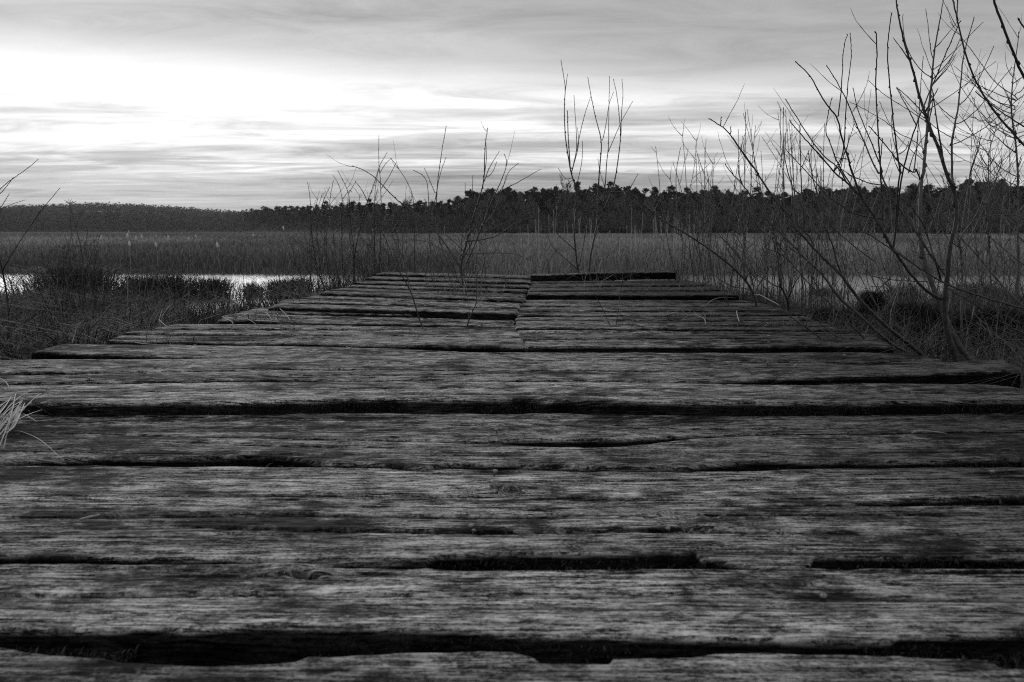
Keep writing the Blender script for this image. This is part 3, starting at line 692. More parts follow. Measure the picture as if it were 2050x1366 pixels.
S.stem(zp(1, (500, 1366), (530, 1150), (545, 900), (560, 650), (580, 445)), 2.4, 1.2)
S.stem(zp(1, (455, 1366), (520, 1160), (600, 1050)), 2.2, 1.2)
S.stem(zp(2, (660, 350), (720, 230), (740, 100), (785, 5)), 2.4, 1.6)
S.stem(zp(1, (940, 1366), (990, 1220), (1030, 1070)), 2.6, 1.6)
S.stem(zp(2, (215, 215), (120, 205), (0, 155)), 2.4, 1.6)
S.stem(zp(2, (0, 155)) + zp(3, (1200, 990), (1120, 940), (1085, 915)), 2, 1.2)
S.stem(zp(2, (650, 510), (500, 510), (380, 480), (290, 480)), 2, 1.2)
S.stem(zp(2, (640, 505), (740, 430), (900, 390), (1005, 400)), 2, 1.2)
S.stem(zp(2, (590, 730), (540, 720), (500, 600), (460, 500)), 2.4, 1.3)
S.stem(zp(2, (600, 850), (760, 850), (880, 815)), 2.4, 1.5)
S.stem(zp(2, (460, 510), (420, 545), (410, 600)), 1.8, 1)
S.stem(zp(2, (270, 610), (240, 830), (130, 830)), 2, 1.2)
S.stem(zp(2, (240, 830), (265, 950), (258, 1090)), 1.8, 1.2)
S.stem(zp(2, (500, 635), (420, 630), (350, 600)), 1.8, 1)
S.stem(zp(2, (605, 1160), (500, 1165), (380, 1145), (270, 1135), (150, 1050)), 2.4, 1.2)
# low leaning stems to the left
S.stem(zp(2, (520, 1325), (440, 1240), (270, 1110), (190, 1040), (80, 930), (0, 830)) + zp(4, (1090, 560), (980, 470), (900, 385), (810, 285), (740, 215), (720, 150)) + zp(3, (670, 1255), (560, 1130), (420, 910), (330, 790), (240, 660), (180, 600), (80, 540)), 9, 1.8, root=True, twigs=4, spread=-.35)
S.stem(zp(3, (165, 585), (172, 525)), 2, 1.6)
S.stem(zp(3, (245, 655), (245, 605)), 2, 1.4)
S.stem(zp(2, (460, 1295), (370, 1240), (250, 1180), (100, 1040), (0, 950)) + zp(4, (1090, 770), (980, 600), (880, 510), (740, 370), (620, 240), (560, 190), (490, 90)) + zp(3, (400, 1140), (330, 1040), (240, 950), (205, 900)), 7.5, 1.6, root=True, twigs=4, spread=.2)
S.stem(zp(3, (335, 1040), (305, 970), (305, 910)), 2.2, 1.4)
S.stem(zp(2, (270, 1325), (200, 1280), (80, 1150)) + zp(4, (1366, 1170), (1150, 940), (1020, 810), (900, 700), (790, 580), (660, 430), (530, 380)), 4.5, 1.6, root=True, twigs=2)
S.stem(zp(4, (700, 470), (640, 370), (500, 250), (370, 80)), 3, 1.4)
S.stem(zp(2, (160, 1320), (60, 1320), (20, 1300)) + zp(4, (1240, 1290), (1050, 1160), (850, 1010), (690, 900), (500, 670), (390, 560), (250, 380), (140, 260)), 4, 1.4, root=True, twigs=4)
S.stem(zp(4, (1366, 1250), (1180, 1150), (970, 990), (930, 960), (800, 930), (700, 870), (640, 790)), 3.6, 1.5, twigs=2)
S.stem(zp(4, (1185, 690), (1085, 540), (1050, 370), (1005, 270), (960, 120)) + zp(3, (985, 1366), (930, 1150), (880, 980), (855, 820)), 4, 1.8, twigs=1)
S.stem(zp(4, (900, 385), (860, 280), (820, 260), (815, 150)) + zp(3, (820, 1366), (800, 1100), (790, 850), (787, 585)), 3.6, 1.6, twigs=1)
S.stem(zp(2, (200, 420), (60, 400), (0, 375)) + zp(3, (1100, 1210), (1000, 1140), (880, 1000), (740, 850), (675, 775)), 3, 1.4)
S.stem(zp(2, (170, 430), (80, 300)) + zp(3, (1160, 1050), (1080, 910), (1000, 860), (900, 740), (780, 560), (680, 395)), 3.6, 1.6)
S.stem(zp(3, (740, 1110), (665, 880), (655, 660), (657, 460)), 2.2, 1.4, D=3.6)
S.stem(zp(3, (800, 920), (830, 850), (855, 790)), 2, 1.3)
S.stem(zp(4, (1010, 260), (1100, 200), (1366, 270)), 1.8, 1)
S.stem(zp(4, (1366, 480), (1250, 400), (1100, 270), (1020, 200)), 2.4, 1.4)
S.stem(zp(2, (860, 1300), (890, 1210), (845, 1080), (790, 980)), 6, 2.2, root=True, matl=M_BARKL)
for q in ((430, 1240, 520, 1090), (470, 1220, 560, 1170), (560, 1250, 570, 1180), (720, 1120, 770, 890), (760, 1290, 790, 1180), (450, 1200, 465, 1140)):
    S.stem(zp(2, (q[0], q[1]), ((q[0]+q[2])/2+5, (q[1]+q[3])/2), (q[2], q[3])), 3, 1.6, D=3.7, root=True, matl=M_BARKL)
# --- stems leaning in from beyond the right of the frame
S = Shrub('willow_shrub', 2.6, 'bare willow with thick dark stems leaning in over the deck corner', 'shrub', M_BARKD, 'bare willow shrubs', .2, 2, base=(2240, 760))
S.stem([(2240, 770), (2190, 560), (2110, 400)] + zp(1, (1440, 1200), (1366, 1140), (1250, 1010), (1130, 870), (1000, 670), (905, 420), (850, 180), (810, 0), (800, -60)), 7, 2.6, root=True, twigs=2)
S.stem(zp(1, (850, 180), (842, 100), (848, 0), (850, -50)), 2.6, 2)
S.stem(zp(1, (1366, 990), (1190, 880), (1060, 780), (995, 725)), 2.8, 1.6)
S.stem([(2260, 770), (2210, 500), (2130, 300)] + zp(1, (1366, 610), (1300, 460), (1240, 300), (1180, 150), (1130, 0), (1110, -60)), 8, 4.2, root=True, spread=-.2)
S.stem([(2210, 500), (2130, 220), (2060, 70), (2041, 42)], 4, 2.8)
S.stem([(2250, 740), (2150, 650)] + zp(2, (1062, 965), (900, 920), (780, 885), (560, 805), (430, 720), (340, 660), (250, 600), (190, 560), (100, 500), (0, 490)), 6, 2, root=True, twigs=3, spread=.4)
S.stem(zp(2, (560, 805), (550, 760), (500, 620), (470, 480), (400, 380)), 4, 1.8)
S.stem([(2150, 690)] + zp(2, (1062, 1155), (850, 1150), (770, 1110)), 3, 1.4)
S.stem([(2150, 680)] + zp(2, (1062, 1130), (900, 1030), (740, 920), (620, 860)), 4, 1.6)
S.stem(zp(2, (560, 805), (430, 800), (250, 795), (60, 745)), 2.2, 1.2)
# --- paler thin trees further back on the right bank
S = Shrub('willow_sapling', 5.6, 'slender pale-stemmed tree standing straight by the right frame edge', 'sapling', M_BARKL, None, .5, 3, base=(2036, 640))
S.stem(zp(2, (1015, 1050), (1020, 850), (1030, 680), (1025, 520), (1025, 170)) + zp(1, (1320, 1366), (1300, 1100), (1265, 900), (1270, 680), (1300, 480), (1325, 260)), 7, 1.4, root=True, twigs=10)
for _ in range(26):
    a = random.uniform(150, 470); d = random.choice((-1, -1, 1)); l = random.uniform(25, 120); q_ = random.uniform(.5, 1.5)
    S.stem([(2034, a), (2034+d*l*.35, a-l*.2*q_+random.uniform(-6, 6)), (2034+d*l*.7, a-l*.55*q_+random.uniform(-8, 8)), (2034+d*l*random.uniform(.75, 1.1), a-l*1.0*q_)], 2.0, .9, seg=5, twigs=2)
S = Shrub('willow_sapling', 5.0, 'pale upright sapling behind the big willow trunk', 'sapling', M_BARKL, None, .5, 4, base=(1927, 700))
S.stem(zp(2, (690, 1210), (680, 980), (688, 800), (680, 640), (665, 530), (750, 440), (820, 300), (815, 220), (760, 120)), 6, 1.4, root=True, twigs=6)
S.stem([(2080, 640)] + zp(2, (1000, 900), (900, 790), (760, 620), (670, 530), (560, 370), (450, 250)), 5, 1.2, twigs=4)
S.stem(zp(2, (680, 700), (720, 560), (800, 400), (860, 260), (900, 150)), 2.6, 1, twigs=3)
S.stem(zp(2, (1062, 560), (960, 450), (890, 320), (880, 220), (930, 60)), 3, 1.2, D=5.4, twigs=3)
S.stem(zp(2, (1062, 700), (900, 570), (760, 440), (690, 400)), 2.6, 1, D=5.4, twigs=3)
S = Shrub('willow_sapling', 5.3, 'thin straight sapling rising from grey grass between two pale saplings', 'sapling', M_BARK, None, .5, 5, base=(1982, 640))
S.stem(zp(2, (870, 1050), (860, 780), (845, 520), (850, 300), (845, 120), (850, 0), (900, -150)), 4.5, 1.2, root=True, twigs=8)
for _ in range(22):
    a = random.uniform(230, 450); d = random.choice((-1, 1)); l = random.uniform(20, 100); q_ = random.uniform(.4, 1.8)
    S.stem([(1981, a), (1981+d*l*.3, a-l*.2*q_+random.uniform(-6, 6)), (1981+d*l*.65, a-l*.5*q_+random.uniform(-6, 6)), (1981+d*l*.9, a-l*.9*q_)], 1.5, .8, seg=5, twigs=2)
S = Shrub('alder_thicket', 6.5, 'tangle of fine grey stems behind the willow on the right bank', 'thicket', M_BARKL, None, .5, 6, base=(1850, 640))
S.rand_fan(34, (1640, 2120), (620, 660), (180, 420), lean=85, w=(2.0, .9), curve=16, dd=1.2, twigs=5)
S.rand_fan(60, (1560, 2100), (610, 690), (430, 580), lean=55, w=(1.7, .9), curve=16, dd=1.6, twigs=7)
S.rand_fan(50, (1620, 2080), (640, 715), (560, 650), lean=60, w=(1.8, .9), curve=20, dd=1.5, twigs=6, matl=M_BARKD)
# --- mid right shrubs on the deck edge
S = Shrub('willow_shrub', 4.7, 'low bare shrub growing up between the far right planks', 'shrub', M_BARK, 'bare willow shrubs', .5, 7, base=(1517, 655))
S.stem(zp(4, (460, 990), (455, 880), (430, 740), (370, 640), (280, 540), (150, 440), (0, 330)) + zp(5, (850, 985), (750, 930), (680, 870), (600, 800), (560, 775), (455, 780)), 6, 2, root=True, twigs=4)
S.stem(zp(5, (570, 770), (620, 680)), 2, 1)
S.stem(zp(4, (430, 740), (350, 600), (330, 450), (240, 360), (150, 270)), 3, 1.3, twigs=3)
S.stem(zp(4, (430, 740), (400, 560), (360, 400), (270, 260)), 3, 1.3, twigs=3)
S.stem(zp(4, (400, 700), (250, 680), (120, 600), (20, 480), (0, 380)), 2.4, 1.2, twigs=3)
S.stem(zp(4, (430, 740), (500, 600), (600, 450), (700, 330)), 2.4, 1.2, twigs=3)
S.stem(zp(4, (440, 600), (420, 520), (340, 420)), 2, 1)
S.stem(zp(4, (300, 1010), (180, 700), (150, 480), (120, 260)), 2.4, 1, twigs=2, root=True)
S = Shrub('willow_shrub', 4.9, 'small dark forked shrub at the right deck edge below the water', 'shrub', M_BARKD, 'bare willow shrubs', .5, 8, base=(1578, 630))
S.stem(zp(4, (700, 910), (690, 770), (640, 690), (620, 600), (615, 480), (640, 330), (700, 200)), 5, 1.6, root=True, twigs=3)
S.stem(zp(4, (640, 690), (560, 660), (480, 600), (390, 560)), 2.6, 1.2, twigs=2)
S.stem(zp(4, (690, 770), (740, 660), (850, 490), (930, 270)), 2.6, 1.2, twigs=2)
S.stem(zp(4, (620, 520), (700, 420), (740, 350), (760, 220)), 2.2, 1.2, twigs=2)
S.stem(zp(4, (620, 440), (600, 330), (560, 190)), 2.2, 1.2, twigs=2)
S.stem(zp(4, (690, 780), (760, 640), (720, 460), (780, 300)), 2, 1, twigs=1)
S = Shrub('osier_clump', 8.8, 'fan of fine upright budded stems behind the right end of the deck', 'shrub', M_BARK, None, .3, 9, base=(1500, 575))
S.rand_fan(16, (1360, 1640), (556, 580), (215, 300), lean=42, w=(2.0, 1.0), curve=10, dd=.9, twigs=5)
S.rand_fan(30, (1350, 1680), (556, 585), (270, 380), lean=36, w=(1.7, .9), curve=10, dd=.9, twigs=4)
S.rand_fan(40, (1340, 1720), (556, 590), (390, 500), lean=26, w=(1.5, .9), curve=8, dd=.9, twigs=4)
S.stem([(1354, 470), (1356, 420), (1352, 350), (1362, 298)], 2, 1.2, D=8)
# --- birch saplings behind the end of the deck
S = Shrub('birch_sapling', 7.3, 'tall thin twin saplings growing through the far planks right of the joint', 'sapling', M_BARKD, None, .4, 10, base=(1165, 578))
S.stem(zp(5, (320, 1305), (290, 1200), (280, 1100), (270, 1020), (285, 860), (285, 760), (255, 680), (235, 560), (220, 450), (217, 300), (225, 210), (212, 130), (200, 60)), 4.6, 1.1, root=True)
S.stem(zp(5, (225, 215), (235, 135)), 1.4, .9)
S.stem(zp(5, (255, 680), (275, 600), (295, 500), (320, 380), (360, 260)), 2.4, .9)
S.stem(zp(5, (250, 650), (245, 560), (237, 450), (235, 340)), 2.6, 1.6)
S.stem(zp(5, (285, 550), (285, 470), (270, 250)), 1.6, .9)
S.stem(zp(5, (265, 640), (300, 520), (290, 430)), 1.6, .9)
S.stem(zp(5, (240, 720), (225, 860), (210, 960)), 1.4, 1.2)
S.stem(zp(5, (285, 740), (315, 620), (318, 505)), 1.6, 1)
S.stem(zp(5, (265, 700), (220, 710), (187, 650)), 1.4, .9)
S.stem(zp(5, (280, 1100), (240, 1060), (180, 1010), (140, 950)), 2.4, 1)
S.stem(zp(5, (290, 1200), (220, 1140), (150, 1080), (115, 980)), 2.2, 1)
S.stem(zp(5, (300, 1180), (330, 1030), (345, 880), (355, 750)), 2.2, 1)
S.stem(zp(5, (350, 1305), (355, 1150), (385, 1010), (400, 950), (400, 820), (410, 650), (425, 500), (395, 400), (365, 260), (347, 155)), 5, 1, root=True)
S.stem(zp(5, (400, 950), (450, 840), (490, 740), (510, 620), (527, 480), (520, 380), (505, 240), (487, 165)), 3.2, 1)
S.stem(zp(5, (527, 480), (530, 350), (540, 250), (533, 165)), 1.8, .9)
S.stem(zp(5, (430, 880), (440, 760), (450, 600), (460, 540), (460, 400), (465, 150)), 2.4, .9)
S.stem(zp(5, (458, 560), (500, 460), (540, 370), (590, 285)), 1.6, .9)
S.stem(zp(5, (425, 500), (445, 420), (460, 300), (485, 235)), 1.6, .9)
S.stem(zp(5, (440, 760), (410, 660), (402, 600)), 1.4, .9)
S.stem(zp(5, (380, 1040), (430, 900), (440, 720)), 1.6, .9)
# --- shrub growing through the left far planks
S = Shrub('willow_shrub', 6.0, 'spreading bare shrub growing up through planks left of the joint', 'shrub', M_BARK, 'bare willow shrubs', .45, 11, base=(930, 597))
S.stem(zp(6, (455, 1090), (440, 960), (430, 900), (455, 790), (485, 690), (510, 590), (545, 480), (575, 370), (578, 240), (580, 150), (595, 55)), 5.5, 1.3, root=True, twigs=2)
S.stem(zp(6, (450, 910), (500, 800), (550, 680), (590, 580), (630, 470), (690, 350), (715, 260), (700, 215)), 4, 1.2, root=True, twigs=3)
S.stem(zp(6, (570, 640), (640, 560), (680, 440), (720, 310), (780, 268)), 2.2, 1)
S.stem(zp(6, (480, 740), (560, 730), (650, 710), (720, 660), (800, 605), (911, 590), (1000, 620)), 2.6, 1)
S.stem(zp(6, (500, 690), (600, 680), (720, 620), (820, 560)), 1.8, .9)
S.stem(zp(6, (578, 370), (600, 300), (665, 195)), 2, 1)
S.stem(zp(6, (590, 350), (625, 325), (650, 260)), 1.6, 1)
S.stem(zp(6, (572, 350), (590, 250), (585, 140)), 1.8, 1)
S.stem(zp(6, (640, 460), (700, 420), (800, 370), (911, 305)), 2, 1)
S.stem(zp(6, (430, 900), (380, 820), (330, 740), (250, 650), (150, 570), (60, 500), (0, 445)) + zp(7, (680, 460), (590, 370), (510, 320), (435, 295)), 3.4, 1.4, twigs=2)
S.stem(zp(6, (280, 1000), (250, 860), (240, 640), (235, 400), (210, 340), (150, 310)), 2.6, 1.2, root=True, D=6.6)
S.stem(zp(6, (370, 900), (300, 750), (280, 560), (290, 400), (310, 230), (343, 45)), 2.6, 1.1)
S.stem(zp(6, (245, 620), (275, 500), (300, 350), (340, 235)), 1.8, 1)
S.stem(zp(6, (278, 450), (240, 360), (213, 298)), 1.6, 1)
S.stem(zp(6, (440, 820), (330, 800), (240, 740), (120, 730)), 1.8, 1, twigs=2)
S.stem(zp(6, (450, 820), (600, 810), (760, 810), (840, 850)), 1.8, 1, twigs=2)
S.stem(zp(6, (450, 800), (350, 700), (230, 640), (100, 610), (-50, 620)), 1.8, 1)
S.stem(zp(6, (520, 660), (480, 600), (450, 560), (470, 500)), 1.6, 1)
S.stem(zp(6, (575, 940), (620, 830), (690, 710)), 1.8, 1, twigs=2, D=6.5)
S.stem(zp(6, (480, 880), (490, 700), (500, 500), (505, 345)), 1.8, 1, D=6.5)
S.stem(zp(6, (520, 860), (460, 700), (460, 390)), 1.6, 1, D=6.5)
S.stem(zp(6, (430, 860), (440, 700), (455, 540), (475, 480)), 1.6, 1)
S.rand_fan(16, (850, 1040), (575, 600), (440, 540), lean=22, w=(1.5, .9), dd=.5, twigs=3)
# --- small saplings rooted in the planks
S = Shrub('willow_sapling', 3.75, 'single dark whip leaning left out of the planks', 'sapling', M_BARKD, 'whips growing from plank joints', .3, 12, base=(857, 680))
S.stem(zp(6, (238, 1338), (180, 1220), (130, 1040), (80, 960), (20, 850)) + zp(7, (720, 940), (650, 800), (600, 700)), 3.6, 1.2, root=True)
S.stem(zp(6, (130, 1040), (100, 930), (70, 825)), 2.4, 1.6, matl=M_BARKL)
S.stem(zp(6, (235, 1330), (300, 1300), (340, 1270)), 1.4, 1)
S = Shrub('willow_sapling', 3.8, 'pale forked twig standing up beside the plank joint', 'sapling', M_BARKL, 'whips growing from plank joints', .2, 13, base=(925, 684))
S.stem(zp(6, (447, 1345), (475, 1240), (500, 1170), (530, 1110), (526, 1000), (530, 940), (550, 905)), 3.2, 1.6, root=True, matl=M_BARK)
S.stem(zp(6, (530, 1110), (560, 1080), (595, 1030)), 1.8, 1.2)
S.stem(zp(6, (475, 1240), (485, 1130), (470, 1060)), 1.6, 1)
S.stem(zp(6, (540, 1100), (560, 980), (590, 930)), 1.6, 1.2)
S.stem(zp(6, (560, 1020), (620, 1040)), 1.2, .9)
S.stem(zp(6, (535, 1110), (600, 1080), (670, 1110)), 1.2, .9)
S = Shrub('willow_sapling', 3.8, 'thin forked whip growing from the right planks', 'sapling', M_BARKD, 'whips growing from plank joints', .2, 14, base=(1228, 682))
S.stem([(1228, 682), (1227, 665), (1218, 645), (1205, 615), (1190, 590)], 2, 1.1, root=True)
S.stem([(1227, 668), (1234, 650), (1238, 620), (1242, 585), (1246, 560)], 1.6, 1)
# --- thicket left of the far end
S = Shrub('osier_clump', 8.3, 'dense fan of upright dark stems left of the far deck end', 'shrub', M_BARKD, None, .4, 15, base=(690, 575))
for pts, w0 in [(((430, 1230), (440, 1000), (410, 780), (400, 600), (395, 500), (310, 335)), 3), (((190, 1270), (150, 1000), (135, 780), (160, 680), (200, 540), (240, 465)), 2.6),
                (((145, 1130), (100, 900), (90, 700), (85, 550), (65, 430)), 2.4), (((440, 1200), (440, 1000), (500, 720), (560, 540), (610, 400), (640, 290), (700, 190)), 2.8),
                (((350, 1200), (340, 1000), (335, 700), (345, 560), (320, 450), (275, 375)), 2.4), (((640, 1100), (655, 800), (655, 600), (650, 400), (635, 270), (637, 55)), 2.6),
                (((240, 1200), (205, 950), (240, 650), (245, 530), (270, 415)), 2.2), (((600, 1150), (600, 900), (600, 500), (640, 300)), 2.2),
                (((280, 1250), (280, 1000), (200, 870), (150, 790)), 2.2), (((780, 1090), (860, 960), (950, 830)), 1.8), (((925, 1000), (925, 545), (850, 390), (770, 275), (735, 235)), 2.0)]:
    S.stem(zp(7, *pts), w0, 1, root=True, seg=6, twigs=2, D=8.3+S.r.uniform(-.7, .7))
S.stem(zp(7, (395, 510), (420, 470), (450, 420)), 1.5, .9)
S.stem(zp(7, (545, 580), (500, 480), (450, 420)), 2, 1)
S.stem(zp(7, (660, 470), (730, 360), (770, 275)), 1.6, .9)
S.stem(zp(7, (650, 340), (690, 270), (735, 235)), 1.4, .9)
S.stem(zp(7, (345, 560), (400, 480), (420, 500)), 1.4, .9)
S.rand_fan(22, (618, 800), (560, 590), (380, 470), lean=18, w=(1.5, .8), curve=9, dd=.8, twigs=3, matl=M_BARK)
S.rand_fan(46, (600, 830), (565, 600), (480, 550), lean=20, w=(1.3, .8), curve=9, dd=.8, twigs=5, matl=M_BARK)
# --- left foreground twig and umbel stalk
S = Shrub('willow_shrub', 3.9, 'sparse bare branch rising at the far left of the deck edge', 'shrub', M_BARKD, 'bare willow shrubs', .2, 16, base=(10, 722))
S.stem(zp(8, (22, 1035), (45, 880), (35, 700), (0, 530), (-40, 420)), 5, 2.4, root=True, twigs=2)
S.stem(zp(8, (20, 575), (100, 440), (190, 310), (240, 250), (292, 188)), 2.2, 1)
S.stem(zp(8, (-40, 420), (-30, 215), (60, 140), (120, 105), (185, 50)), 2.2, 1)
S.stem(zp(8, (0, 215), (30, 185), (62, 138)), 1.6, 1)
S.stem(zp(8, (-35, 330), (0, 290), (45, 215)), 1.8, 1)
S.stem(zp(8, (-35, 345), (10, 285), (60, 265), (118, 247)), 1.4, .9)
S.stem(zp(8, (45, 790), (70, 660), (130, 600), (260, 560)), 1.6, .9, twigs=1)
S = Shrub('umbel_stalk', 7.5, 'dead umbel stalk with a ragged flat head above the left sedge', 'plant', M_BARK, None, .2, 17, base=(166, 590))
S.stem(zp(8, (400, 720), (405, 520), (385, 440), (360, 340), (342, 262)), 2.2, 1.2, root=True, buds=False)
for dx, dy in ((-26, -16), (-16, -10), (-8, -20), (5, -17), (14, -11), (22, -3), (-20, -4), (28, -9), (10, -6)):
    S.stem(zp(8, (342, 266), (342+dx*.5, 262+dy*.4), (342+dx, 262+dy)), .8, .8, name='umbel_ray', seg=4, buds=True)
S.stem(zp(8, (405, 520), (425, 420), (430, 370)), 1.4, .9); S.stem(zp(8, (365, 370), (400, 310), (425, 262)), 1.3, .9)
S.stem(zp(8, (360, 480), (345, 380), (340, 262)), 1.2, .9); S.stem(zp(8, (440, 560), (470, 470), (498, 390)), 1.2, .9)
S = Shrub('dead_herb_clump', 7.5, 'cluster of dark dead stems among the left sedge tussocks', 'plant', M_BARKD, None, .2, 18, base=(150, 600))
S.rand_fan(26, (100, 210), (590, 640), (480, 560), lean=16, w=(1.8, .9), curve=6, dd=.8, twigs=4)
S = Shrub('dead_stalk_patch', 6.0, 'scattered thin dead stalks in the bank left of the deck', 'plant', M_BARKL, None, .2, 19, base=(350, 640))
S.rand_fan(30, (20, 520), (630, 690), (520, 620), lean=22, w=(1.4, .9), curve=9, dd=1.2, twigs=1)

# ------------------------------------------------------------ individual small things
def strand(name, pix, z, w, label, cat, matl=M_STRAW, group=None, lift=.01):
    P = smooth([(a, b, 0) for a, b in pix], 2); pts = []; n = len(P)
    for i, p in enumerate(P):
        x, y = onz(p.x, p.y, z+lift*math.sin(math.pi*i/(n-1))); pts.append(Vector((x, y, z+lift*math.sin(math.pi*i/(n-1)))))
    rad = [w*.5/F*p.y*(.5+.5*math.sin(math.pi*(.15+.8*i/(n-1)))) for i, p in enumerate(pts)]
    V, Fc = tubeV(pts, rad, 6)
    o = mesh_obj(name, V, [Fc], matl, attrs={'shade': ('FLOAT', np.full(len(V), random.random()))}); tag(o, label, cat, group); return o
strand('dead_stalk', zp(4, (430, 745), (470, 740), (540, 780), (630, 825), (685, 890)), .14, 2.2, 'pale arched stalk over the far right plank ends', 'stalk', lift=.03)
strand('dead_stalk', zp(4, (0, 912), (45, 930), (50, 985)), .062, 2.2, 'pale hooked stalk lying on the planks right of the whip', 'stalk')
strand('dead_stalk', zp(4, (0, 845), (60, 820), (100, 780), (190, 760), (290, 770)), .065, 1.6, 'long thin grey twig lying across the far right planks', 'twig', M_BARKL)
strand('dead_stalk', zp(4, (290, 870), (300, 920), (315, 960)), .062, 2, 'short pale stalk propped near the right deck edge', 'stalk')
strand('straw', [(1825, 868), (1832, 863), (1860, 863), (1895, 868)], .012, 2.4, 'pale bent straw lying on the dark right planks', 'straw')
strand('straw', [(693, 695), (705, 698), (718, 703)], .05, 2.4, 'short white straw on the plank left of the whip', 'straw')
strand('straw', [(160, 1040), (175, 1036), (200, 1031)], .004, 5, 'frayed pale straw flake on the left foreground plank', 'straw', lift=.004)
strand('straw', [(0, 921), (60, 918), (100, 923), (132, 929)], .016, 3, 'long straw blade along the gap at the left frame edge', 'straw')
strand('straw', [(1380, 1178), (1388, 1178), (1392, 1185)], .012, 4, 'tiny curled straw piece on the nearest full plank', 'straw', lift=.003)
strand('straw', [(1588, 736), (1595, 728)], .048, 1.6, 'tiny bright straw on the plank under the willow', 'straw', lift=.002)
for i, pp in enumerate([((463, 655), (468, 645), (452, 639), (446, 634)), ((448, 643), (470, 638), (490, 632), (507, 620)), ((470, 632), (500, 640), (520, 655)), ((505, 632), (530, 622), (545, 640), (540, 650)), ((318, 640), (330, 652), (350, 664)), ((560, 618), (575, 632), (585, 650)), ((270, 686), (300, 690), (370, 691))]):
    strand('dead_stalk', pp, .06, 1.7, ['pale crooked stalk on the left deck edge', 'straight straw crossing the left plank ends', 'thin straw bent over the left plank ends', 'looped straw lying on the left plank ends', 'short stalk by the square left plank end', 'single straw on planks beside the left thicket', 'straw lying along the cut left plank end'][i], 'stalk', lift=.03)
for i in range(46):
    left = random.random() < .5
    py_ = random.uniform(600, 705) if i < 34 else random.uniform(740, 1150)
    xl_ = 1050-(py_-470)*3.3 if i < 34 else 60; xr_ = 1050+(py_-470)*2.6 if i < 34 else 2000
    px_ = random.uniform(xl_+20, xl_+200) if (left and i < 34) else random.uniform(xl_+20, xr_-20)
    a_ = random.uniform(-.5, .5); l_ = random.uniform(8, 34)*(1 if i < 34 else 1.0); cz = .064 if py_ < 700 else .052 if py_ < 790 else .018
    strand('straw', [(px_, py_), (px_+l_*.5, py_+l_*.25*a_+random.uniform(-4, 2)), (px_+l_, py_+l_*.4*a_)], cz, random.uniform(1.0, 1.9), 'short thin dry straw scattered on the boardwalk', 'straw', random.choice((M_STRAW, M_BARKL, M_BARK)), 'loose straws scattered over the boardwalk', lift=random.uniform(.002, .02))
for i, (px_, py_, nb, hh_, lab_) in enumerate([(900, 600, 70, .22, 'wispy dead grass tuft between planks left of the spreading shrub'), (960, 598, 60, .2, 'wispy dead grass tuft between planks at the foot of the spreading shrub'),
        (1215, 583, 60, .22, 'wispy dead grass tuft right of the twin birch saplings'), (1335, 592, 60, .14, 'low tangled grass tuft on the far right planks'), (1430, 590, 110, .18, 'tangled grass tuft hanging over the far right deck corner'),
        (500, 640, 60, .12, 'curled dry grass tuft on the left plank ends'), (330, 683, 36, .10, 'thin grass tuft in front of the cut left plank end'), (620, 610, 60, .14, 'fine grass tuft on the plank ends below the left thicket'), (1385, 642, 70, .08, 'flattened dark grass tuft on the right planks'), (1560, 655, 60, .10, 'low dead grass tuft at the right deck edge')]):
    x, y = onz(px_, py_, .05); P = np.stack([x+rng.normal(0, .10, nb), y+rng.normal(0, .03, nb), rng.uniform(.0, .05, nb)], 1)
    blade_obj('grass_tuft', P, hh_*rng.uniform(.4, 1.2, nb), rng.uniform(.0018, .0035, nb), rng.uniform(.3, 1.9, nb), M_GRASS, .5, np.clip(rng.normal(.55, .3, nb), 0, 1), label=lab_, cat='grass tuft')
# white flake
x, y = onz(1390, 1153, .012)
V = [(x+.007*math.cos(a)*random.uniform(.5, 1.1), y+.008*math.sin(a)*random.uniform(.6, 1.2), .013+random.uniform(0, .006)) for a in np.linspace(0, 5.6, 8)] + [(x, y, .016)]
mesh_obj('wood_chip', V, [[[i, (i+1) % 8, 8] for i in range(8)] + [list(range(8))[::-1]]], M_STRAW, attrs={'shade': ('FLOAT', np.zeros(9))}, label='small pale wood chip on the nearest full plank', cat='wood chip')
# pale grass clump at the left frame edge
def ribbon(P, wid):
    V = []; n = len(P)
    for i, p in enumerate(P):
        t = i/(n-1); ww = wid*(math.sin(math.pi*min(.12+t*.9, 1))**.6)*.5
        d = (P[min(i+1, n-1)]-P[max(i-1, 0)]).normalized(); s = d.cross(Vector((0, .4, 1))).normalized()
        V += [p-s*ww, p+Vector((0, 0, -.0008))*0+d.cross(s)*ww*.35, p+s*ww]
    Fc = []
    for i in range(n-1):
        for q in (0, 1): Fc.append([i*3+q, i*3+q+1, (i+1)*3+q+1, (i+1)*3+q])
    return V, Fc
tuft = empty('grass_tuft', onz(0, 850, 0)+(0,), label='pale dry grass tuft lying over the left frame edge of the deck', cat='grass tuft')
rr = random.Random(5)
bl = [[(-30, 870), (20, 790), (60, 788), (125, 806)], [(-40, 860), (10, 800), (50, 792), (92, 810)], [(-30, 900), (10, 860), (35, 820), (45, 792)], [(-20, 880), (25, 862), (40, 830), (52, 800)],
      [(-60, 860), (0, 856), (35, 840), (60, 828), (85, 820)], [(-50, 830), (0, 810), (30, 800)], [(-40, 910), (0, 862), (20, 830), (30, 800)], [(-20, 866), (25, 858), (70, 873), (100, 895), (133, 929)],
      [(-60, 770), (-10, 752), (15, 765), (20, 785)], [(-60, 900), (-20, 850), (10, 815), (25, 790)], [(-50, 850), (10, 840), (40, 815), (95, 800)], [(24, 863), (30, 845), (38, 815), (50, 797)]]
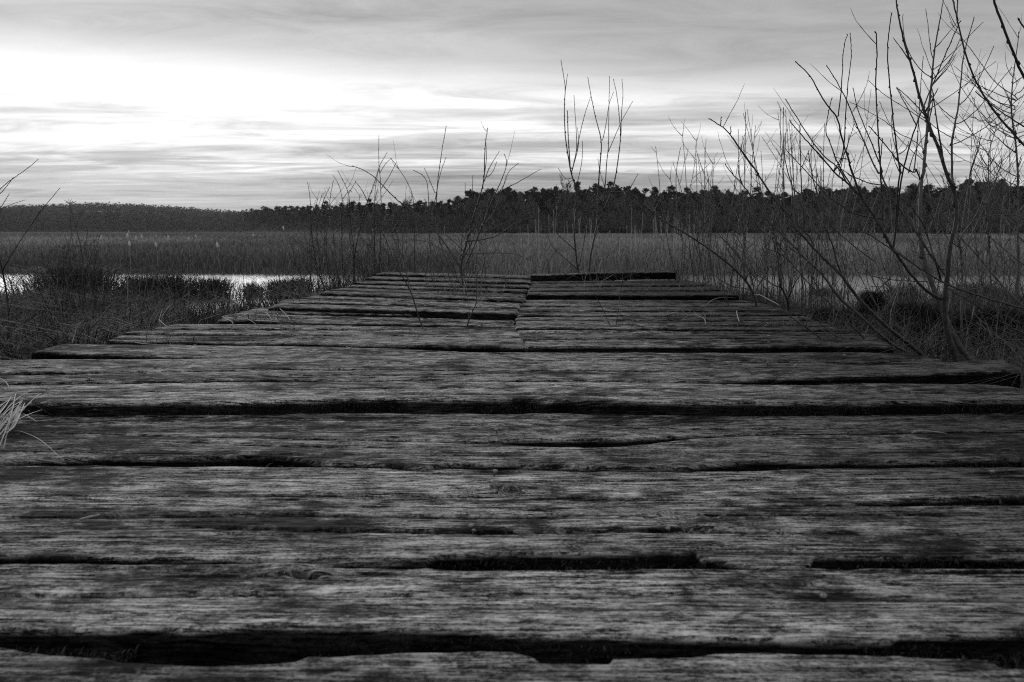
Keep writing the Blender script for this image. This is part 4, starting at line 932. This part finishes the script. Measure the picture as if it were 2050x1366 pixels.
for _ in range(16):
    x0, y0 = rr.uniform(-40, 10), rr.uniform(835, 905); x1, y1 = rr.uniform(25, 95), rr.uniform(782, 850)
    bl.append([(x0, y0), (x0*.5+x1*.5+rr.uniform(-22, 10), (y0+y1)/2-rr.uniform(5, 30)), (x1-rr.uniform(0, 14), y1-rr.uniform(-6, 12)), (x1, y1)])
for i, pp in enumerate(bl):
    Q = smooth([(a, b, 0) for a, b in pp], 3); n = len(Q); pts = []
    for j, p in enumerate(Q):
        t = j/(n-1); zz_ = .018 + (.02+.05*rr.random()*0)*math.sin(math.pi*t) + .004*i % .02
        xx, yy = onz(p.x, p.y, zz_); pts.append(Vector((xx, yy, zz_)))
    V, Fc = ribbon(pts, .0026 if i > 11 else .0036 if i not in (7, 11) else (.0032 if i == 7 else .008))
    mesh_obj('blade', V, [Fc], M_STRAW, tuft, attrs={'shade': ('FLOAT', np.full(len(V), rr.uniform(0, .9)))})
# cattails with white fluff above the left reeds
catt = [(202, 477, 20), (255, 473, 22), (257, 466, 26), (272, 478, 20), (283, 474, 22), (312, 473, 24), (338, 477, 20), (378, 479, 20), (392, 473, 23), (313, 490, 19), (259, 488, 19), (436, 491, 19), (507, 472, 25), (568, 457, 26)]
ORD = 'leftmost second third fourth fifth sixth seventh eighth ninth tenth eleventh twelfth thirteenth rightmost'.split()
catt.sort()
for i, (px_, py_, Yd) in enumerate(catt):
    hd = aty(px_, py_, Yd+2); gz = float(ground_z(hd.x, hd.y))
    th = empty('cattail', (hd.x, hd.y, gz), label=ORD[i]+(' pale cattail head of those above the reed bed' if i in (0, 13) else ' pale fluffy cattail head from the left above the reed bed'), cat='cattail', group='cattails in the left reed bed')
    lean = random.uniform(-.04, .04)
    V, Fc = tubeV([Vector((hd.x-lean, hd.y, gz)), Vector((hd.x-lean*.3, hd.y, (gz+hd.z)/2)), hd, hd+Vector((lean, 0, .12))], [.006, .005, .004, .002], 6)
    mesh_obj('stem', V, [Fc], M_REED, th, attrs={'shade': ('FLOAT', np.full(len(V), .7))})
    sc = random.uniform(.7, 1.1); prof = [.008, .022, .030, .026, .030, .018, .006]
    pts = [hd+Vector((lean*.1*j+random.uniform(-.006, .006), 0, (-.075+.025*j)*sc)) for j in range(7)]
    V, Fc = tubeV(pts, [p*sc*random.uniform(.8, 1.15) for p in prof], 8)
    mesh_obj('seed_head', V, [Fc], M_FLUFF, th, attrs={'shade': ('FLOAT', np.full(len(V), random.random()))})
# tall reed stalks beyond the deck end
def reed_stalk(px_, py_, Yd, label, group):
    tp = aty(px_, py_, Yd); gz = float(ground_z(tp.x, tp.y)); lean = random.uniform(-.12, .12)
    th = empty('reed_stalk', (tp.x-lean, tp.y, gz), label=label, cat='reed', group=group)
    bpt = Vector((tp.x-lean, tp.y, gz-.05)); pts = [bpt.lerp(tp, t)+Vector((.02*math.sin(t*3), 0, 0)) for t in (0, .25, .5, .75, .92, 1)]
    V, Fc = tubeV(pts, [.009, .009, .008, .007, .005, .003], 5)
    mesh_obj('stem', V, [Fc], M_REED, th, attrs={'shade': ('FLOAT', np.full(len(V), random.uniform(.3, 1)))})
    n = 50; P = np.array([list(pts[4].lerp(tp, random.random()*1.0)) for _ in range(n)]); P[:, 2] -= np.abs(rng.normal(0, .03, n))
    V, q, t, s = blades(P, rng.uniform(.05, .12, n), np.full(n, .007), rng.uniform(.05, .4, n), .2)
    mesh_obj('seed_head', V, [q, t], M_REED, th, attrs={'shade': ('FLOAT', np.clip(s+.2, 0, 1))}, smooth=False)
for i in range(64):
    reed_stalk(random.uniform(1055, 1420), random.choice((random.uniform(405, 465), random.uniform(440, 478))), random.uniform(21, 30), 'tall dry reed stalk standing above the reed bed beyond the deck end', 'tall reed stalks beyond the deck end')
for i in range(40):
    reed_stalk(random.uniform(1420, 2050) if i % 2 else random.uniform(640, 1050), random.uniform(455, 490), random.uniform(21, 32), 'dry reed stalk just overtopping the reed bed', 'reed stalks scattered over the marsh')
# reed plume in the left thicket
# tussocks in the pond
def tussock(px_, py_, hh, n, label, seed, wid_=.22):
    x, y = onz(px_, py_, WZ); th = None
    a = rng.uniform(0, 6.283, n); r0 = np.abs(rng.normal(0, .5, n))*wid_; P = np.stack([x+r0*np.cos(a), y+r0*np.sin(a)*.6, np.full(n, WZ-.05)], 1)
    o = blade_obj('sedge_tussock', P, hh*rng.uniform(.5, 1.15, n), rng.uniform(.006, .012, n), rng.uniform(.1, .8, n), M_GRASS, .3, np.clip(rng.normal(.45, .25, n), 0, 1), az0=a+rng.normal(0, .4, n), label=label, cat='tussock')
for a in [(563, 592, .36, 900, 'round dark sedge tussock in the bright pond left of the thicket', 1, .26), (602, 590, .38, 800, 'dark sedge tussock in the pond nearest the left thicket', 2, .2), (505, 592, .30, 500, 'low sedge tussock in the pond near the left bank', 3, .25),
          (290, 602, .50, 1800, 'dark mounded sedge tussock between the umbel stalk and the ragged tussock', 11, .6),
          (345, 600, .50, 1400, 'tall ragged sedge tussock breaking the left pond strip', 4, .55), (150, 612, .70, 3200, 'largest dark sedge tussock around the dead umbel stalk', 5, .7), (425, 597, .42, 1400, 'ragged sedge tussock between pond gaps at the left', 6, .4),
          (1810, 606, .36, 900, 'dark sedge tussock in the right pond behind the willow', 7, .35), (1650, 592, .22, 500, 'low sedge tussock in the right pond strip', 8, .4), (1960, 606, .4, 1200, 'sedge tussock below the pale right saplings', 9, .5)]:
    tussock(*a)
# dark juniper-like bushes low on the right bank
def bush(px_, Yd, zt, rad, n, label, seed):
    c = aty(px_, 600, Yd); gz = float(ground_z(c.x, Yd)); th = empty('low_bush', (c.x, Yd, gz), label=label, cat='bush')
    V, Fc = tubeV([Vector((c.x, Yd, gz-.1)), Vector((c.x+.02, Yd, gz+(zt-gz)*.5))], [.02, .01], 6); mesh_obj('trunk', V, [Fc], M_BARKD, th)
    u = rng.random(n); a = rng.uniform(0, 6.283, n); rr_ = rad*np.sqrt(rng.random(n))*(1.05-.75*u)
    lump = 1+.3*vn(a*1.5, u*4, seed)
    P = np.stack([c.x+rr_*np.cos(a)*lump, Yd+rr_*np.sin(a)*lump, gz+(zt-gz)*(.05+.85*u)], 1)
    blade_obj('crown', P, rng.uniform(.04, .10, n), rng.uniform(.003, .006, n), rng.uniform(.2, 1.6, n), M_MOSS, .4, np.clip(rng.normal(.65, .25, n), 0, 1), parent=th, az0=a)
bush(1745, 6.3, .02, .20, 4200, 'dense dark low bush in the pond edge left of the willow trunk', 201)
bush(1830, 5.4, .0, .42, 8000, 'broad dark bush low behind the leaning willow stems', 202)
bush(2000, 5.2, -.02, .5, 8000, 'broad dark bush at the right frame edge beneath the saplings', 203)
bush(1660, 6.4, -.14, .35, 5000, 'flat dark bush beside the right deck edge', 204)

# ------------------------------------------------------------ woods
def pine_proto(seed, hgt=13., low=False):
    r = random.Random(seed); g = np.random.default_rng(seed); V = []; Fc = []
    lean = Vector((r.uniform(-.4, .4), r.uniform(-.4, .4), 0)); pts = [Vector((0, 0, -1))]+[Vector((0, 0, hgt*.97*t))+lean*t*t for t in (.0, .25, .5, .75, 1)]
    v2, f2 = tubeV(pts, [.2, .18, .15, .12, .08, .03], 6); V += v2; Fc += f2
    cl = []; n = r.randint(34, 44); wide = r.uniform(.75, 1.25)
    for i in range(n):
        t = r.uniform(.12, 1.0)**.9 if low else r.uniform(.28, 1.0)**.75; a = r.uniform(0, 6.283); L = wide*(.35+2.3*(1-((t-.62)/.42)**2 if t > .62 else .9)*r.uniform(.4, 1.1)); L = max(L, .25)
        p0 = Vector((0, 0, hgt*.97*t))+lean*t*t; p1 = p0+Vector((math.cos(a)*L, math.sin(a)*L, L*r.uniform(-.05, .4)))
        v2, f2 = tubeV([p0, p0.lerp(p1, .5)+Vector((0, 0, .1)), p1], [.05, .035, .012], 4); o_ = len(V); V += v2; Fc += [[c+o_ for c in q] for q in f2]
        for k in range(r.randint(1, 3)): cl.append((p0.lerp(p1, r.uniform(.45, 1.05)), r.uniform(.45, .95)))
    cl.append((Vector((r.uniform(-.3, .3), 0, hgt*.99))+lean, .35)); cl.append((Vector((r.uniform(-.7, .7), r.uniform(-.5, .5), hgt*.95))+lean, .6)); cl.append((Vector((r.uniform(-.9, .9), r.uniform(-.5, .5), hgt*.9))+lean, .8))
    tr = (V, Fc); P = []; sh_ = []
    for c, s_ in cl:
        m = int((16 if low else 70)*s_/.7); d = g.normal(0, 1, (m, 3)); d /= np.linalg.norm(d, axis=1)[:, None]; d *= (g.random((m, 1))**.45)*s_; d[:, 2] *= .55
        P.append(np.array(c)+d); sh_.append(np.clip(g.normal(.45, .2)+g.normal(0, .15, m), 0, 1))
    P = np.concatenate(P); sh_ = np.concatenate(sh_); m = len(P)
    a = g.normal(0, 1, (m, 3)); a /= np.linalg.norm(a, axis=1)[:, None]; b = np.cross(a, g.normal(0, 1, (m, 3))); b /= np.linalg.norm(b, axis=1)[:, None]
    s = g.uniform(.22, .42, (m, 1)) if low else g.uniform(.08, .19, (m, 1)); V = np.stack([P-a*s, P+b*s*.6, P+a*s, P-b*s*.6], 1).reshape(-1, 3)
    q = np.arange(m)[:, None]*4+np.arange(4)[None]
    return tr, V, q, sh_.repeat(4)
def bare_proto(seed, hgt=9., dens=1.):
    r = random.Random(seed); V = []; Fc = []; TW = []; sh_ = []
    def grow(p, d, L, rad, lev):
        n = 4; q = [p]; dd = d.copy()
        for i in range(n):
            dd = (dd+Vector((r.uniform(-.16, .16), r.uniform(-.16, .16), r.uniform(.0, .12)))).normalized(); q.append(q[-1]+dd*L/n)
        if lev < 2:
            v2, f2 = tubeV(q, [rad*(1-.65*i/n) for i in range(n+1)], 5 if lev == 0 else 3); o_ = len(V); V.extend(v2); Fc.extend([[c+o_ for c in g_] for g_ in f2])
        else:
            w_ = .10
            for i in range(n):
                a, b = q[i], q[i+1]; s = Vector((r.uniform(-1, 1), r.uniform(-1, 1), 0)).normalized()*w_*(1-i/n*.6); TW.append([a-s, a+s, b+s*.7, b-s*.7]); sh_.append(r.uniform(.2, .9))
        if lev < 3:
            for _ in range((15, 7, 3)[lev]):
                t = r.uniform(.28 if lev == 0 else .2, 1.); j = min(int(t*n), n-1); pp = q[j].lerp(q[j+1], t*n-j)
                a = r.uniform(0, 6.283); o_ = Vector((math.cos(a), math.sin(a), r.uniform(.3, 1.0))).normalized()
                grow(pp, (dd*.45+o_*.8).normalized(), L*r.uniform(.30, .48)*(1.2-.5*t), rad*.4, lev+1)
    grow(Vector((0, 0, -.5)), Vector((0, 0, 1)), hgt, .13, 0)
    TV = np.array([[list(c) for c in q] for q in TW]).reshape(-1, 3); m = len(TW)
    return (V, Fc), TV, np.arange(m)[:, None]*4+np.arange(4)[None], np.repeat(sh_, 4)
PR = [pine_proto(300+i, 13+(i % 3)) for i in range(6)]; PL = [pine_proto(350+i, 13+(i % 3), True) for i in range(6)]; BR = [bare_proto(400+i, 9.5+(i % 2)*1.5) for i in range(5)]
def make_tree(kind, k):
    (tv, tf), cv, cf, cs = (PR if kind == 'pine_tree' else BR)[k]
    o = empty(kind, (0, 0, 0)); mesh_obj('trunk', tv, [tf], M_TRUNK, o)
    mesh_obj('crown', cv, [cf], M_NEEDLE if kind == 'pine_tree' else M_BARET, o, attrs={'shade': ('FLOAT', cs)}, smooth=False); return o
protos = {('pine_tree', i): None for i in range(6)}; protos.update({('bare_tree', i): None for i in range(5)})
def put_tree(kind, k, x, y, s, rz, label, group):
    k = k % (6 if kind == 'pine_tree' else 5)
    p = protos[(kind, k)]
    if p is None: o = make_tree(kind, k); protos[(kind, k)] = o
    else:
        o = p.copy(); COL.objects.link(o)
        for ch in list(p.children): c = ch.copy(); COL.objects.link(c); c.parent = o
    pp_ = 1025+F*x/y
    label += ', '+('above the thicket left of the deck end' if pp_ < 850 else 'behind the spreading shrub in the planks' if pp_ < 1080 else 'behind the twin birch saplings' if pp_ < 1300 else 'behind the fan of osier stems' if pp_ < 1600 else 'behind the large willow')
    o.location = (x, y, float(ground_z(x, y))-.1); o.rotation_euler = (0, 0, rz); o.scale = (s, s, s*random.uniform(.92, 1.08))
    tag(o, label, 'tree', group)
GP = 'pines in the wood across the marsh'; GB = 'bare trees fronting the wood across the marsh'
def sky_h(px_):   # skyline height wanted, photo px above the marsh line
    return float(np.interp(px_, [500, 560, 620, 700, 800, 900, 925, 960, 1100, 1200, 1300, 1400, 1550, 1650, 1800, 1950, 2050, 2300], [46, 50, 52, 56, 58, 62, 76, 82, 84, 92, 82, 84, 72, 86, 84, 94, 92, 88]))
cnt = 0
for row, (r0, kind, st) in enumerate([(262, 'bare_tree', 22), (272, 'bare_tree', 26), (284, 'pine_tree', 19), (300, 'pine_tree', 22)]):
    px_ = 520 if row else 560
    while px_ < 2090:
        az_ = math.atan((px_-1025)/F); rr2 = r0+random.uniform(-5, 7)+615*min(1, max(0, (-.20-az_)/.12))
        x, y = rr2*math.sin(az_), rr2*math.cos(az_); gz = float(ground_z(x, y))
        want = (sky_h(px_)-1)/F*y*1.0 + H - gz
        if kind == 'pine_tree': s = want*random.uniform(.84, 1.04)*(1+.14*mnoise.noise(Vector((px_*.017, row, 0))))/14.; k = random.randrange(6); s = min(max(s, .45), 1.5)
        else: s = want*random.uniform(.55, .88)/10.; k = random.randrange(5)
        put_tree(kind, k, x, y, s, random.uniform(0, 6.28), 'dark pine in the far wood' if kind == 'pine_tree' else 'grey leafless tree fronting the far wood', GP if kind == 'pine_tree' else GB)
        cnt += 1; px_ += st*random.uniform(.6, 1.4)
print('trees', cnt)
# masses: undergrowth and inner wood behind; the distant wood on the left
def mass(name, items, label):
    VV = []; QQ = []; SS = []; off = 0
    for (proto, x, y, s, rz, z) in items:
        cv, cf, cs = proto; c_, s_ = math.cos(rz), math.sin(rz); v = cv*s
        v = np.stack([v[:, 0]*c_-v[:, 1]*s_+x, v[:, 0]*s_+v[:, 1]*c_+y, v[:, 2]+z], 1); VV.append(v); QQ.append(cf+off); SS.append(np.clip(cs*.6+random.uniform(-.15, .5), 0, 1)); off += len(v)
    return np.concatenate(VV), np.concatenate(QQ), np.concatenate(SS)
def wood(name, rows, lab, pmat, kinds, pxr, scale_f):
    items = []
    for r0, st in rows:
        px_ = pxr[0]
        while px_ < pxr[1]:
            az_ = math.atan((px_-1025)/F); rr2 = r0+random.uniform(-8, 8)+(615*min(1, max(0, (-.20-az_)/.12)) if pxr[0] > 0 else 0); x, y = rr2*math.sin(az_), rr2*math.cos(az_); gz = float(ground_z(x, y))
            pr = random.choice(kinds); items.append((pr[1:], x, y, scale_f(px_, y, gz), random.uniform(0, 6.28), gz)); px_ += st*random.uniform(.6, 1.4)
    V, Q, S_ = mass(name, items, lab)
    return mesh_obj(name, V, [Q], pmat, attrs={'shade': ('FLOAT', S_)}, smooth=False, kind='stuff', label=lab, cat='woodland')
wood('inner_wood', [(292, 11), (304, 10), (316, 10), (328, 10), (345, 11)], 'dark mass of trees deep in the wood across the marsh', M_NEEDLE, PL, (500, 2120),
     lambda p, y, gz: min(1.5, max(.4, ((sky_h(p)-2)*(1+.07*mnoise.noise(Vector((p*.02, 7, 0))))/F*y+H-gz)*random.uniform(.74, 1.0)/14.)))
wood('undergrowth', [(257, 9), (261, 8), (268, 8), (276, 8), (288, 8), (300, 8)], 'grey undergrowth along the foot of the wood', M_BARET, BR, (520, 2120), lambda p, y, gz: random.uniform(.2, .62))
def sky_l(p): return float(np.interp(p, [-100, 0, 60, 120, 200, 260, 330, 400, 450, 520, 600, 660], [52, 50, 48, 44, 46, 52, 48, 44, 43, 47, 50, 50]))
wood('distant_wood', [(880, 8), (895, 7), (912, 7), (930, 7), (950, 7), (975, 7), (1000, 7), (1040, 7)], 'hazy wooded rise far away to the left', M_FARW, PL, (-80, 660),
     lambda p, y, gz: min(1.3, max(.3, ((sky_l(p)-7)/F*y+H-gz)*random.choice((1.0, .9, .8, .68, .55))*random.uniform(.9, 1.08)/14.3)))
wood('far_ridge', [(1180, 5), (1220, 5), (1260, 4), (1290, 4), (1320, 4), (1350, 4), (1380, 4), (1410, 4), (1440, 4)], 'palest wooded ridge rising behind the distant left wood', M_FARW, PL, (-80, 700), lambda p, y, gz: random.uniform(.7, 1.0))
wood('distant_scrub', [(868, 5), (876, 5)], 'grey scrub at the foot of the distant left wood', M_BARET, BR, (-80, 640), lambda p, y, gz: random.uniform(.5, 1.0))
# ------------------------------------------------------------ haze
def haze(density):
    x, y0, y1, z0, z1 = 3600, -40, 2750, -3, 75
    V = [(a, b, c) for a in (-x, x) for b in (y0, y1) for c in (z0, z1)]
    Fc = [[0, 1, 3, 2], [4, 6, 7, 5], [0, 4, 5, 1], [2, 3, 7, 6], [0, 2, 6, 4], [1, 5, 7, 3]]
    m = bpy.data.materials.new('thin_haze'); m.use_nodes = True; t = m.node_tree; t.nodes.clear()
    o = N(t, 'ShaderNodeOutputMaterial'); v = N(t, 'ShaderNodeVolumePrincipled'); v.inputs['Color'].default_value = (.9, .9, .9, 1); v.inputs['Density'].default_value = density
    t.links.new(v.outputs[0], o.inputs['Volume'])
    mesh_obj('haze', V, [Fc], m, smooth=False, kind='stuff', label='thin evening haze over the marsh', cat='haze')
HAZE = 0.00014
if HAZE: haze(HAZE)
